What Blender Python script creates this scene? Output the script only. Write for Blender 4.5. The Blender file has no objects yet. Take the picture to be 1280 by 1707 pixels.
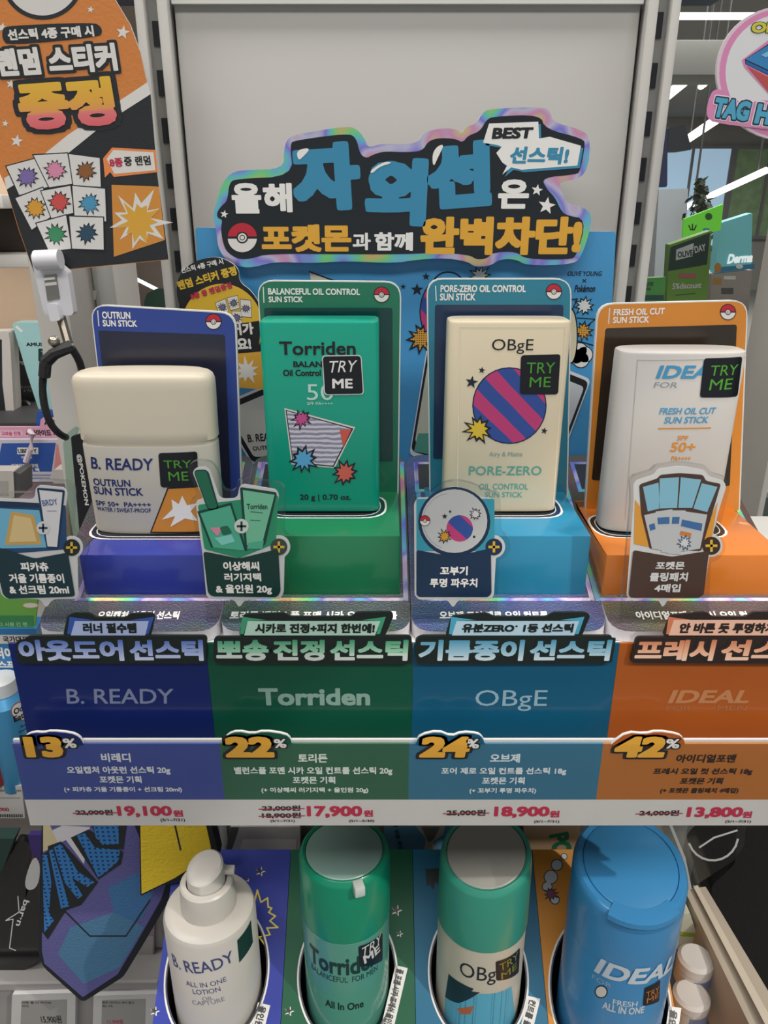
import bpy, bmesh, math, random
import numpy as np
from mathutils import Vector, Matrix
random.seed(7)
SC = bpy.context.scene
COL = SC.collection
# ------------------------------------------------------------------ camera
FPX, PITCH, CAMZ = 1282.0, math.radians(22.0), 1.45
cd = bpy.data.cameras.new('camera'); cam = bpy.data.objects.new('camera', cd); COL.objects.link(cam)
cam.location = (0, 0, CAMZ); cam.rotation_euler = (math.radians(90) - PITCH, 0, 0)
cd.sensor_fit = 'VERTICAL'; cd.sensor_height = 36; cd.lens = FPX / 1707 * 36
cd.clip_start = 0.01; cd.clip_end = 60
SC.camera = cam
# ------------------------------------------------------------------ world, lamps, exposure
SC.view_settings.view_transform = 'Standard'; SC.view_settings.look = 'None'
SC.view_settings.gamma = 1; SC.view_settings.use_curve_mapping = False
SC.view_settings.exposure = -0.12
wd = bpy.data.worlds.new('world'); SC.world = wd; wd.use_nodes = True
wd.node_tree.nodes['Background'].inputs[0].default_value = (0.95, 0.98, 1.0, 1)
wd.node_tree.nodes['Background'].inputs[1].default_value = 0.46
def area(name, loc, sx, sy, power, color=(1, .97, .93), target=None):
    l = bpy.data.lights.new(name, 'AREA'); l.shape = 'RECTANGLE'; l.size = sx; l.size_y = sy
    l.energy = power; l.color = color
    o = bpy.data.objects.new(name, l); COL.objects.link(o); o.location = loc
    if target is not None:
        o.rotation_euler = (Vector(target) - Vector(loc)).to_track_quat('-Z', 'Y').to_euler()
    return o
area('ceiling_lamp_front', (0.1, -0.75, 2.62), 2.4, 0.35, 26)
area('ceiling_lamp_middle', (0.0, 0.15, 2.62), 2.4, 0.25, 22)
area('ceiling_lamp_rear', (0.9, 2.4, 2.62), 1.6, 0.3, 28)
area('ceiling_lamp_side', (-1.4, 0.6, 2.62), 0.3, 2.0, 12)
area('hall_fill', (2.6, 4.5, 2.65), 2.5, 2.5, 110)  # unseen fill added to brighten the hall behind the window
area('hall_fill_far', (3.8, 9.5, 2.65), 3, 3, 200)  # second added fill, deeper in the hall
area('shelf_fill', (-.6, .69, 1.392), .7, .04, .42, (1, .93, .86), (-.6, .80, 1.2))  # warm fill added under the shelf to brighten the beige panel
sp = bpy.data.lights.new('sun_patch_spot', 'SPOT'); sp.energy = 60; sp.spot_size = math.radians(17); sp.spot_blend = .15  # spot standing in for the sunlight on the blue bottle's lid
sp.shadow_soft_size = .012; sp.color = (1, .93, .82)
spo = bpy.data.objects.new('sun_patch_spot', sp); COL.objects.link(spo); spo.location = (1.05, -0.55, 2.5)
spo.rotation_euler = (Vector((.165, .27, CAMZ - .36)) - Vector(spo.location)).to_track_quat('-Z', 'Y').to_euler()
# ------------------------------------------------------------------ materials
def lin(h):
    h = h.lstrip('#'); v = [int(h[i:i + 2], 16) / 255 for i in (0, 2, 4)]
    return [c / 12.92 if c <= .04045 else ((c + .055) / 1.055) ** 2.4 for c in v] + [1]
MATS = {}
def m(col, rough=.45, metal=0., bump=0., var=.04, scale=60., coat=0., spec=.5):
    key = (col, rough, metal, bump, var, scale, coat, spec)
    if key in MATS: return MATS[key]
    mt = bpy.data.materials.new('finish_' + col.strip('#')); mt.use_nodes = True
    nt = mt.node_tree; b = nt.nodes['Principled BSDF']
    b.inputs['Roughness'].default_value = rough; b.inputs['Metallic'].default_value = metal
    b.inputs['Coat Weight'].default_value = coat; b.inputs['Coat Roughness'].default_value = .08
    b.inputs['Specular IOR Level'].default_value = spec
    tc = nt.nodes.new('ShaderNodeTexCoord'); nz = nt.nodes.new('ShaderNodeTexNoise')
    nz.inputs['Scale'].default_value = scale; nz.inputs['Detail'].default_value = 4
    nt.links.new(tc.outputs['Object'], nz.inputs['Vector'])
    mx = nt.nodes.new('ShaderNodeMix'); mx.data_type = 'RGBA'
    c = lin(col); mx.inputs[6].default_value = [x * (1 - var) for x in c[:3]] + [1]
    mx.inputs[7].default_value = [min(1, x * (1 + var)) for x in c[:3]] + [1]
    nt.links.new(nz.outputs[0], mx.inputs[0]); nt.links.new(mx.outputs[2], b.inputs['Base Color'])
    if bump:
        bp = nt.nodes.new('ShaderNodeBump'); bp.inputs['Strength'].default_value = bump; bp.inputs['Distance'].default_value = .001
        nt.links.new(nz.outputs[0], bp.inputs['Height']); nt.links.new(bp.outputs[0], b.inputs['Normal'])
    MATS[key] = mt; return mt
def grad(name, stops, rough=.4):                  # printed colour blend running up the letters
    if name in MATS: return MATS[name]
    mt = bpy.data.materials.new(name); mt.use_nodes = True; nt = mt.node_tree; b = nt.nodes['Principled BSDF']
    b.inputs['Roughness'].default_value = rough
    uv = nt.nodes.new('ShaderNodeUVMap'); sx = nt.nodes.new('ShaderNodeSeparateXYZ'); cr = nt.nodes.new('ShaderNodeValToRGB')
    nt.links.new(uv.outputs[0], sx.inputs[0]); nt.links.new(sx.outputs[1], cr.inputs[0]); nt.links.new(cr.outputs[0], b.inputs['Base Color'])
    e = cr.color_ramp.elements
    while len(e) < len(stops): e.new(.5)
    for el, (p, c) in zip(e, stops): el.position = p; el.color = lin(c)
    MATS[name] = mt; return mt
def holo(name, base, amount, rough=.22, scale=38., metal=.85, spark=0.):   # iridescent foil
    if name in MATS: return MATS[name]
    mt = bpy.data.materials.new(name); mt.use_nodes = True; nt = mt.node_tree; b = nt.nodes['Principled BSDF']
    b.inputs['Metallic'].default_value = metal; b.inputs['Roughness'].default_value = rough
    tc = nt.nodes.new('ShaderNodeTexCoord'); nz = nt.nodes.new('ShaderNodeTexNoise'); nz.inputs['Scale'].default_value = scale
    nz.inputs['Detail'].default_value = 1
    nt.links.new(tc.outputs['Object'], nz.inputs['Vector'])
    cr = nt.nodes.new('ShaderNodeValToRGB'); e = cr.color_ramp.elements
    cols = ['#ff7a8a', '#ffd24a', '#63ff7a', '#4ad8ff', '#8a6cff', '#e8e4ff', '#ff9ad0', '#ffe08a']
    while len(e) < 8: e.new(.5)
    for i, c in enumerate(cols): e[i].position = .28 + i * .063; e[i].color = lin(c)
    nt.links.new(nz.outputs[0], cr.inputs[0])
    mx = nt.nodes.new('ShaderNodeMix'); mx.data_type = 'RGBA'; mx.inputs[0].default_value = amount
    mx.inputs[6].default_value = lin(base); nt.links.new(cr.outputs[0], mx.inputs[7]); nt.links.new(mx.outputs[2], b.inputs['Base Color'])
    if spark:
        n2 = nt.nodes.new('ShaderNodeTexNoise'); n2.inputs['Scale'].default_value = 1300; nt.links.new(tc.outputs['Object'], n2.inputs['Vector'])
        bp = nt.nodes.new('ShaderNodeBump'); bp.inputs['Strength'].default_value = spark; bp.inputs['Distance'].default_value = .0006
        nt.links.new(n2.outputs[0], bp.inputs['Height']); nt.links.new(bp.outputs[0], b.inputs['Normal'])
    MATS[name] = mt; return mt
def clear(name, tint=(.97, .98, .98), fres=1.45, rough=.03):
    if name in MATS: return MATS[name]
    mt = bpy.data.materials.new(name); mt.use_nodes = True; nt = mt.node_tree
    for n in list(nt.nodes):
        if n.type == 'BSDF_PRINCIPLED': nt.nodes.remove(n)
    out = nt.nodes['Material Output']; tr = nt.nodes.new('ShaderNodeBsdfTransparent'); gl = nt.nodes.new('ShaderNodeBsdfGlossy')
    tr.inputs[0].default_value = list(tint) + [1]; gl.inputs['Roughness'].default_value = rough
    fr = nt.nodes.new('ShaderNodeFresnel'); fr.inputs[0].default_value = fres; mix = nt.nodes.new('ShaderNodeMixShader')
    gm = nt.nodes.new('ShaderNodeNewGeometry'); mu = nt.nodes.new('ShaderNodeMath'); mu.operation = 'MULTIPLY'; iv = nt.nodes.new('ShaderNodeMath'); iv.operation = 'SUBTRACT'; iv.inputs[0].default_value = 1
    nt.links.new(gm.outputs['Backfacing'], iv.inputs[1]); nt.links.new(iv.outputs[0], mu.inputs[1]); nt.links.new(fr.outputs[0], mu.inputs[0]); nt.links.new(mu.outputs[0], mix.inputs[0]); nt.links.new(tr.outputs[0], mix.inputs[1]); nt.links.new(gl.outputs[0], mix.inputs[2])
    nt.links.new(mix.outputs[0], out.inputs[0]); MATS[name] = mt; return mt
def glow(name, col, s):
    if name in MATS: return MATS[name]
    mt = bpy.data.materials.new(name); mt.use_nodes = True; b = mt.node_tree.nodes['Principled BSDF']
    b.inputs['Base Color'].default_value = lin(col); b.inputs['Emission Color'].default_value = lin(col); b.inputs['Emission Strength'].default_value = s
    MATS[name] = mt; return mt
def pattern(name, kind, c1, c2, scale, rough=.5):
    if name in MATS: return MATS[name]
    mt = bpy.data.materials.new(name); mt.use_nodes = True; nt = mt.node_tree; b = nt.nodes['Principled BSDF']
    b.inputs['Roughness'].default_value = rough
    tc = nt.nodes.new('ShaderNodeTexCoord'); cr = nt.nodes.new('ShaderNodeValToRGB'); cr.color_ramp.interpolation = 'CONSTANT'
    e = cr.color_ramp.elements; e[0].color = lin(c1); e[1].color = lin(c2)
    if kind == 'dots':
        t = nt.nodes.new('ShaderNodeTexVoronoi'); t.inputs['Randomness'].default_value = 0; e[1].position = .28
    elif kind == 'stripe':
        t = nt.nodes.new('ShaderNodeTexWave'); t.wave_type = 'BANDS'; t.bands_direction = 'DIAGONAL'; t.inputs['Distortion'].default_value = .6; e[1].position = .5
    else:
        t = nt.nodes.new('ShaderNodeTexWave'); t.wave_type = 'RINGS'; t.inputs['Distortion'].default_value = 3; e[1].position = .5
    t.inputs['Scale'].default_value = scale
    nt.links.new(tc.outputs['Object'], t.inputs['Vector']); nt.links.new(t.outputs['Distance' if kind == 'dots' else 'Color'], cr.inputs[0])
    nt.links.new(cr.outputs[0], b.inputs['Base Color']); MATS[name] = mt; return mt
# ------------------------------------------------------------------ places: pixel rays met with real surfaces
CP, SP = math.cos(PITCH), math.sin(PITCH)
CAM = Vector((0, 0, CAMZ))
def ray(px, py):
    a = (px - 640) / FPX; v = (py - 853.5) / FPX
    return Vector((a, CP - v * SP, -SP - v * CP))
def at(px, py, Y):
    d = ray(px, py); return CAM + d * (Y / d.y)
class Plane:
    curved = False
    def __init__(s, o, u=(1, 0, 0), v=(0, 0, 1)):
        s.o = Vector(o); s.u = Vector(u).normalized(); s.v = Vector(v).normalized(); s.n = s.u.cross(s.v).normalized()
    def hit(s, px, py):
        d = ray(px, py); t = (s.o - CAM).dot(s.n) / d.dot(s.n); p = CAM + d * t - s.o
        return (p.dot(s.u), p.dot(s.v))
    def pt(s, u, v, l=0): return s.o + s.u * u + s.v * v + s.n * l
def wall(Y): return Plane((0, Y, CAMZ))
class Bulge(Plane):                               # upright face that bows towards the viewer
    curved = True; step = .002
    def __init__(s, Y, cx, half, bow): Plane.__init__(s, (0, Y, CAMZ)); s.cx = cx; s.half = half; s.bow = bow
    def b(s, u):
        t = max(-1, min(1, (u - s.cx) / s.half)); return -s.bow * (1 - math.sqrt(max(0, 1 - t * t * .96)))
    def hit(s, px, py):
        d = ray(px, py); l = 0
        for _ in range(6):
            p = CAM + d * ((s.o.y - l) / d.y); l = s.b(p.x)
        return (p.x, p.z - CAMZ)
    def pt(s, u, v, l=0): return Plane.pt(s, u, v, l + s.b(u))
class Cyl:
    curved = True; step = .002
    def __init__(s, cx, cy, r): s.cx = cx; s.cy = cy; s.r = r
    def hit(s, px, py):
        d = ray(px, py); a = d.x ** 2 + d.y ** 2; b = -2 * (d.x * s.cx + d.y * s.cy); c = s.cx ** 2 + s.cy ** 2 - s.r ** 2
        q = max(0, b * b - 4 * a * c); t = (-b - math.sqrt(q)) / (2 * a); p = CAM + d * t
        return (s.r * math.atan2(p.x - s.cx, -(p.y - s.cy)), p.z - CAMZ)
    def pt(s, u, v, l=0):
        a = u / s.r; r = s.r + l
        return Vector((s.cx + r * math.sin(a), s.cy - r * math.cos(a), CAMZ + v))
TXT = {}
def glyphs(body):
    if body in TXT: return TXT[body]
    c = bpy.data.curves.new('t', 'FONT'); c.body = body; c.resolution_u = 3
    o = bpy.data.objects.new('t', c); me = o.to_mesh()
    vs = [(v.co.x, v.co.y) for v in me.vertices]; fs = [tuple(p.vertices) for p in me.polygons]
    o.to_mesh_clear(); bpy.data.objects.remove(o); bpy.data.curves.remove(c)
    TXT[body] = (vs, fs); return TXT[body]
def text_mesh(body, off, rows=30):
    """filled lettering, thickened by off (in letter heights) through a distance field so strokes merge cleanly"""
    if off < .004: return glyphs(body)
    key = (body, round(off, 4), rows)
    if key in TXT: return TXT[key]
    vs, fs = glyphs(body)
    if not vs: return vs, fs
    cnt = {}
    for f in fs:
        for i in range(len(f)):
            e = (f[i], f[(i + 1) % len(f)]); k = (min(e), max(e)); cnt[k] = cnt.get(k, 0) + 1
    V = np.array(vs); E = np.array([k for k, n in cnt.items() if n == 1]); A = V[E[:, 0]]; B = V[E[:, 1]]
    lo = V.min(0) - off - .06; hi = V.max(0) + off + .06; h = (V[:, 1].max() - V[:, 1].min()) / rows
    nx = int((hi[0] - lo[0]) / h) + 2; ny = int((hi[1] - lo[1]) / h) + 2
    gx = lo[0] + np.arange(nx) * h; gy = lo[1] + np.arange(ny) * h
    D = np.full((ny, nx), 9.0); m_ = off + 2.2 * h
    for a, b in zip(A, B):
        i0 = max(0, int((min(a[0], b[0]) - m_ - lo[0]) / h)); i1 = min(nx, int((max(a[0], b[0]) + m_ - lo[0]) / h) + 2)
        j0 = max(0, int((min(a[1], b[1]) - m_ - lo[1]) / h)); j1 = min(ny, int((max(a[1], b[1]) + m_ - lo[1]) / h) + 2)
        px = gx[i0:i1][None, :] - a[0]; py = gy[j0:j1][:, None] - a[1]; d = b - a; L = max(1e-12, d @ d)
        t = np.clip((px * d[0] + py * d[1]) / L, 0, 1); ex = px - t * d[0]; ey = py - t * d[1]; q = .35 * np.hypot(ex, ey) + .65 * np.maximum(abs(ex), abs(ey))
        D[j0:j1, i0:i1] = np.minimum(D[j0:j1, i0:i1], q)
    ins = np.zeros((ny, nx), bool)
    for j in range(ny):
        y = gy[j] + 1e-7; k = (A[:, 1] > y) != (B[:, 1] > y)
        if k.any():
            xs = A[k, 0] + (y - A[k, 1]) / (B[k, 1] - A[k, 1]) * (B[k, 0] - A[k, 0])
            ins[j] = (np.searchsorted(np.sort(xs), gx) % 2) == 1
    F = off - np.where(ins, -D, D); I = F > 0
    ov = []; of = []; vid = {}
    def vert(k, x, y):
        if k not in vid: vid[k] = len(ov); ov.append((x, y))
        return vid[k]
    def cr(j, i, j2, i2):
        t = F[j, i] / (F[j, i] - F[j2, i2]); return vert((j + j2, i + i2, 1), gx[i] + t * (gx[i2] - gx[i]), gy[j] + t * (gy[j2] - gy[j]))
    s4 = I[:-1, :-1].astype(int) + I[:-1, 1:] + I[1:, 1:] + I[1:, :-1]
    for j in range(ny - 1):
        run = None; row = s4[j]
        for i in np.nonzero(row)[0].tolist() + [nx + 5]:
            full = i < nx and row[i] == 4
            if run is not None and not (full and i == run[1] + 1):
                a0, a1 = run; of.append(tuple([vert((2 * j, 2 * q, 0), gx[q], gy[j]) for q in ((a0, a1 + 1) )] + [vert((2 * j + 2, 2 * q, 0), gx[q], gy[j + 1]) for q in (a1 + 1, a0)])); run = None
            if i > nx: break
            if full: run = (run[0], i) if run else (i, i); continue
            c = [(j, i), (j, i + 1), (j + 1, i + 1), (j + 1, i)]; poly = []
            for k in range(4):
                p, q = c[k], c[(k + 1) % 4]
                if I[p]: poly.append(vert((2 * p[0], 2 * p[1], 0), gx[p[1]], gy[p[0]]))
                if I[p] != I[q]: poly.append(cr(*p, *q))
            if len(poly) > 2: of.append(tuple(poly))
    TXT[key] = (ov, of); return TXT[key]
def chaikin(p, n):
    for _ in range(n):
        q = []
        for i in range(len(p)):
            a, b = p[i], p[(i + 1) % len(p)]
            q.append((a[0] * .75 + b[0] * .25, a[1] * .75 + b[1] * .25)); q.append((a[0] * .25 + b[0] * .75, a[1] * .25 + b[1] * .75))
        p = q
    return p
def rounded(pts, r, n=5):
    out = []; N = len(pts)
    for i in range(N):
        p0, p, p2 = (Vector(pts[(i + k) % N][:2]) for k in (-1, 0, 1))
        a = p0 - p; b = p2 - p; d = min(r, a.length * .45, b.length * .45); A = p + a.normalized() * d; B = p + b.normalized() * d
        for k in range(n + 1):
            t = k / n; out.append(tuple(A * (1 - t) ** 2 + p * 2 * t * (1 - t) + B * t * t))
    return out
class MB:
    """collects shapes; build() links them as ONE mesh object"""
    def __init__(s): s.v = []; s.f = []; s.fm = []; s.mats = []; s.uv = {}
    def mi(s, mat):
        if mat not in s.mats: s.mats.append(mat)
        return s.mats.index(mat)
    def add(s, vs, fs, mat, vv=None):
        b = len(s.v); s.v += [Vector(x) for x in vs]; k = s.mi(mat)
        for f in fs: s.f.append(tuple(b + i for i in f)); s.fm.append(k)
        if vv:
            for i, t in enumerate(vv): s.uv[b + i] = t
        return s
    # flat shapes on a surface, given in surface coordinates
    def flat(s, S, pts, fs, mat, lift, vv=None):
        lift *= .4
        if not S.curved: return s.add([S.pt(u, v, lift) for u, v in pts], fs, mat, vv)
        bm = bmesh.new(); ly = bm.verts.layers.float.new('g'); V = [bm.verts.new((u, v, 0)) for u, v in pts]
        for i, x in enumerate(V): x[ly] = vv[i] if vv else 0
        for f in fs:
            try: bm.faces.new([V[i] for i in f])
            except ValueError: pass
        us = [p[0] for p in pts]; a = math.floor(min(us) / S.step) * S.step + S.step
        while a < max(us):
            bmesh.ops.bisect_plane(bm, geom=bm.verts[:] + bm.edges[:] + bm.faces[:], plane_co=(a, 0, 0), plane_no=(1, 0, 0), dist=1e-7); a += S.step
        bm.verts.index_update(); bm.verts.ensure_lookup_table()
        s.add([S.pt(x.co.x, x.co.y, lift) for x in bm.verts], [[x.index for x in f.verts] for f in bm.faces], mat, [x[ly] for x in bm.verts] if vv else None)
        bm.free(); return s
    def G(s, S, pxs, mat, lift=.0002, r=0, sm=0):                 # polygon through pixel corners
        if sm: pxs = chaikin(pxs, sm)
        p = [S.hit(*q) for q in pxs]
        if r: p = rounded(p, r)
        return s.flat(S, p, [tuple(range(len(p)))], mat, lift)
    def R(s, S, x0, y0, x1, y1, mat, lift=.0002, r=0): return s.G(S, [(x0, y0), (x1, y0), (x1, y1), (x0, y1)], mat, lift, r)
    def line(s, S, pxs, w, mat, lift=.0003, close=False):         # stroke of pixel width w
        n = len(pxs)
        for i in range(n if close else n - 1):
            a = Vector(pxs[i]); b = Vector(pxs[(i + 1) % n]); d = (b - a).normalized(); e = Vector((-d.y, d.x)) * w / 2; a = a - d * w * .4; b = b + d * w * .4
            s.G(S, [tuple(a + e), tuple(b + e), tuple(b - e), tuple(a - e)], mat, lift + i * 2e-6)
        return s
    def T(s, S, body, x0, y0, x1, y1, mat, w=.0, lift=.0004, sh=0., dy=0., out=0., h=None, bl=None, br=None):
        """lettering filling the pixel box; dy tilts the baseline, w is weight, out an extra outline"""
        bl = bl or (x0, y1); br = br or (x1, y1 + dy)
        hpx = h or max(4, y1 - y0); rows = int(max(20, min(84, hpx * 1.25)))
        bv, _ = text_mesh(body, w, rows); xs = [v[0] for v in bv]; ys = [v[1] for v in bv]
        if not xs: return s
        A = Vector(S.hit(*bl)); B = Vector(S.hit(*br))
        if S.curved:
            mid = S.hit((x0 + x1) / 2, y1); top = S.hit((x0 + x1) / 2, y0); A = Vector((A.x, mid[1] )); B = Vector((B.x, mid[1] + dy * -2e-4)); H = top[1] - mid[1]
        else:
            d = (Vector(br) - Vector(bl)).normalized(); hh = h or (y1 - y0); tl = (bl[0] + d.y * hh, bl[1] - d.x * hh)
            C = Vector(S.hit(*tl)); D = (B - A).normalized(); H = abs((C - A).dot(Vector((-D.y, D.x))))
        D = B - A; U = Vector((-D.y, D.x)).normalized() * H; sx = max(xs) - min(xs); sy = max(ys) - min(ys)
        vs, fs = text_mesh(body, w + out, rows) if out else text_mesh(body, w, rows)
        pts = []; vv = []
        for x, y in vs:
            a = (x - min(xs)) / sx; b = (y - min(ys)) / sy
            p = A + D * a + U * b + D.normalized() * sh * H * b; pts.append((p.x, p.y)); vv.append(b)
        return s.flat(S, pts, fs, mat, lift, vv)
    def disc(s, S, cx, cy, rx, ry, mat, lift=.0002, n=32, a0=0, a1=360):
        ps = [(cx + rx * math.cos(math.radians(a0 + (a1 - a0) * i / n)), cy - ry * math.sin(math.radians(a0 + (a1 - a0) * i / n))) for i in range(n + (a1 - a0 < 360))]
        return s.G(S, ps, mat, lift)
    def star(s, S, cx, cy, r, mat, lift=.0003, n=5, inner=.42, rot=90, jit=0):
        rg = random.Random(int(cx * 7 + cy)); ps = []
        for i in range(2 * n):
            q = (r if i % 2 == 0 else r * inner) * (1 + (rg.random() - .5) * jit); a = math.radians(rot + 180 * i / n)
            ps.append((cx + q * math.cos(a), cy - q * math.sin(a)))
        return s.G(S, ps, mat, lift)
    def burst(s, S, cx, cy, r, fill, edge, lift=.0003):
        s.star(S, cx, cy, r, edge, lift, 10, .55, 80, .35); return s.star(S, cx, cy, r * .72, fill, lift + .00008, 10, .55, 80, .35)
    def emblem(s, S, cx, cy, r, lift=.0003):                      # round two-tone badge with a ringed button
        k = m('#1c1e22', .35); w = m('#e6e2dd', .35)
        s.disc(S, cx, cy, r, r, k, lift); s.disc(S, cx, cy, r * .9, r * .9, w, lift + .00006, 24, 180, 360)
        s.disc(S, cx, cy, r * .9, r * .9, m('#c0283a', .35), lift + .00006, 24, 0, 180)
        s.R(S, cx - r * .9, cy - r * .07, cx + r * .9, cy + r * .07, k, lift + .00012)
        s.disc(S, cx, cy, r * .36, r * .36, k, lift + .00018); s.disc(S, cx, cy, r * .27, r * .27, w, lift + .00024)
        s.disc(S, cx, cy, r * .17, r * .17, k, lift + .0003); return s.disc(S, cx, cy, r * .12, r * .12, w, lift + .00036)
    # solids
    def slab(s, S, uv, t0, t1, mat, side=None, back=None):
        n = len(uv); side = side or mat
        s.add([S.pt(u, v, t1) for u, v in uv], [tuple(range(n))], mat)
        s.add([S.pt(u, v, t0) for u, v in uv], [tuple(reversed(range(n)))], back or side)
        vs = [S.pt(u, v, t1) for u, v in uv] + [S.pt(u, v, t0) for u, v in uv]
        return s.add(vs, [(i, n + i, n + (i + 1) % n, (i + 1) % n) for i in range(n)], side)
    def SL(s, S, pxs, t0, t1, mat, side=None, r=0, sm=0):
        if sm: pxs = chaikin(pxs, sm)
        p = [S.hit(*q) for q in pxs]
        if r: p = rounded(p, r)
        ar = sum(p[i][0] * p[(i + 1) % len(p)][1] - p[(i + 1) % len(p)][0] * p[i][1] for i in range(len(p)))
        if ar < 0: p = p[::-1]
        return s.slab(S, p, t0, t1, mat, side)
    def box(s, lo, hi, mat, bev=0, seg=2, rot=None):
        bm = bmesh.new(); bmesh.ops.create_cube(bm, size=1)
        lo = Vector(lo); hi = Vector(hi); c = (lo + hi) / 2; d = hi - lo
        for x in bm.verts: x.co = Vector((x.co.x * d.x, x.co.y * d.y, x.co.z * d.z))
        if bev: bmesh.ops.bevel(bm, geom=bm.edges[:], offset=bev, segments=seg, affect='EDGES', profile=.5)
        if rot is not None: bm.transform(rot)
        return s.bm(bm, mat, c)
    def bm(s, bm, mat, c=(0, 0, 0)):
        bm.verts.index_update(); s.add([x.co + Vector(c) for x in bm.verts], [[x.index for x in f.verts] for f in bm.faces], mat); bm.free(); return s
    def loft(s, rings, mat, caps=True):
        n = len(rings[0]); vs = [p for r in rings for p in r]; fs = []
        for i in range(len(rings) - 1):
            for j in range(n): fs.append((i * n + j, i * n + (j + 1) % n, (i + 1) * n + (j + 1) % n, (i + 1) * n + j))
        if caps: fs.append(tuple(reversed(range(n)))); fs.append(tuple((len(rings) - 1) * n + j for j in range(n)))
        return s.add(vs, fs, mat)
    def lathe(s, c, prof, mat, n=48, caps=True):
        return s.loft([[(c[0] + r * math.cos(2 * math.pi * j / n), c[1] + r * math.sin(2 * math.pi * j / n), z) for j in range(n)] for r, z in prof], mat, caps)
    def tube(s, pts, r, mat, n=8, close=False, sm=0):
        pts = [Vector(p) for p in pts]; rings = []
        if sm:                                                    # Catmull-Rom through the points
            q = []
            for i in range(len(pts) - 1):
                a, b, c, d = pts[max(0, i - 1)], pts[i], pts[i + 1], pts[min(len(pts) - 1, i + 2)]
                for k in range(sm):
                    t = k / sm; q.append(.5 * (2 * b + (c - a) * t + (2 * a - 5 * b + 4 * c - d) * t * t + (3 * b - a - 3 * c + d) * t ** 3))
            pts = q + [pts[-1]]
        for i, p in enumerate(pts):
            a = pts[i - 1] if (i or close) else p; b = pts[(i + 1) % len(pts)] if (i < len(pts) - 1 or close) else p
            d = (b - a).normalized(); q = d.cross(Vector((.13, .31, .94)))
            if q.length < .01: q = d.cross(Vector((1, 0, 0)))
            q.normalize(); e = d.cross(q)
            rings.append([p + (q * math.cos(2 * math.pi * j / n) + e * math.sin(2 * math.pi * j / n)) * r for j in range(n)])
        if close: rings.append(rings[0])
        return s.loft(rings, mat, not close)
    def build(s, name, parent=None, smooth=35, origin=None):
        if parent is not None: o0 = ORG[parent.name]
        elif origin is not None: o0 = Vector(origin)
        else:
            lo = [min(x[i] for x in s.v) for i in range(3)]; hi = [max(x[i] for x in s.v) for i in range(3)]
            o0 = Vector(((lo[0] + hi[0]) / 2, (lo[1] + hi[1]) / 2, lo[2]))
        me = bpy.data.meshes.new(name); me.from_pydata([x - o0 for x in s.v], [], s.f)
        for mt in s.mats: me.materials.append(mt)
        me.polygons.foreach_set('material_index', s.fm)
        if s.uv:
            uv = me.uv_layers.new(name='UVMap')
            for l in me.loops: uv.data[l.index].uv = (.5, s.uv.get(l.vertex_index, 0))
        me.polygons.foreach_set('use_smooth', [True] * len(me.polygons)); me.set_sharp_from_angle(angle=math.radians(smooth)); me.update()
        o = bpy.data.objects.new(name, me); COL.objects.link(o); ORG[o.name] = o0
        if parent is not None: o.parent = parent
        else: o.location = o0
        return o
ORG = {}
def thing(name, label, cat, loc, group=None):
    o = bpy.data.objects.new(name, None); COL.objects.link(o); o.location = loc; o.empty_display_size = .02; ORG[o.name] = Vector(loc)
    o['label'] = label; o['category'] = cat
    if group: o['group'] = group
    return o
def tag(o, label, cat, group=None):
    o['label'] = label; o['category'] = cat
    if group: o['group'] = group
    return o
def struct(o): o['kind'] = 'structure'; return o
def Z(drop): return CAMZ - drop
K = m('#1d1f23', .4); W = m('#dcd9d4', .4); WH = m('#eceae6', .4); GREY = m('#aba9a5', .45)
CLEAR = clear('clear_acrylic'); EDGE = clear('acrylic_edge', (.86, .88, .88), 2.1, .25); HOLO = holo('rainbow_foil', '#e4e2ee', .75, .25, 45)
# ------------------------------------------------------------------ the shop hall
def sbox(name, lo, hi, mat): return struct(MB().box(lo, hi, mat).build(name))
sbox('floor', (-4, -3, -.05), (7, 14, 0), m('#8c8a86', .35, scale=4))
sbox('ceiling', (-4, -3, 2.7), (7, 14, 2.75), m('#8f8d88', .8, scale=2, bump=.2))
sbox('wall_back', (-4, 14, 0), (7, 14.1, 2.7), m('#9a9893', .7, scale=3))
sbox('wall_left', (-4.1, -3, 0), (-4, 14.1, 2.7), m('#b5aea3', .7, scale=3))
sbox('wall_right', (7, -3, 0), (7.1, 14.1, 2.7), m('#8e8c86', .7, scale=3))
def far_window(name, x0, x1, z0, z1, mat):
    o = struct(MB().box((x0, 13.93, z0), (x1, 13.96, z1), mat).build(name))
    fr = MB(); fm = m('#77767a', .5)
    for lo, hi in (((x0 - .05, 13.9, z0 - .05), (x1 + .05, 13.99, z0)), ((x0 - .05, 13.9, z1), (x1 + .05, 13.99, z1 + .05)),
                   ((x0 - .05, 13.9, z0), (x0, 13.99, z1)), ((x1, 13.9, z0), (x1 + .05, 13.99, z1)), (((x0 + x1) / 2 - .02, 13.9, z0), ((x0 + x1) / 2 + .02, 13.93, z1))):
        fr.box(lo, hi, fm)
    fr.build('window_frame', o)
far_window('window_1', 4.45, 5.70, .75, 2.25, glow('daylight_pane', '#9fb9cf', .8))
far_window('window_2', 5.8, 6.9, .9, 2.25, m('#8aa67c', .8, var=.5, scale=6))
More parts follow.
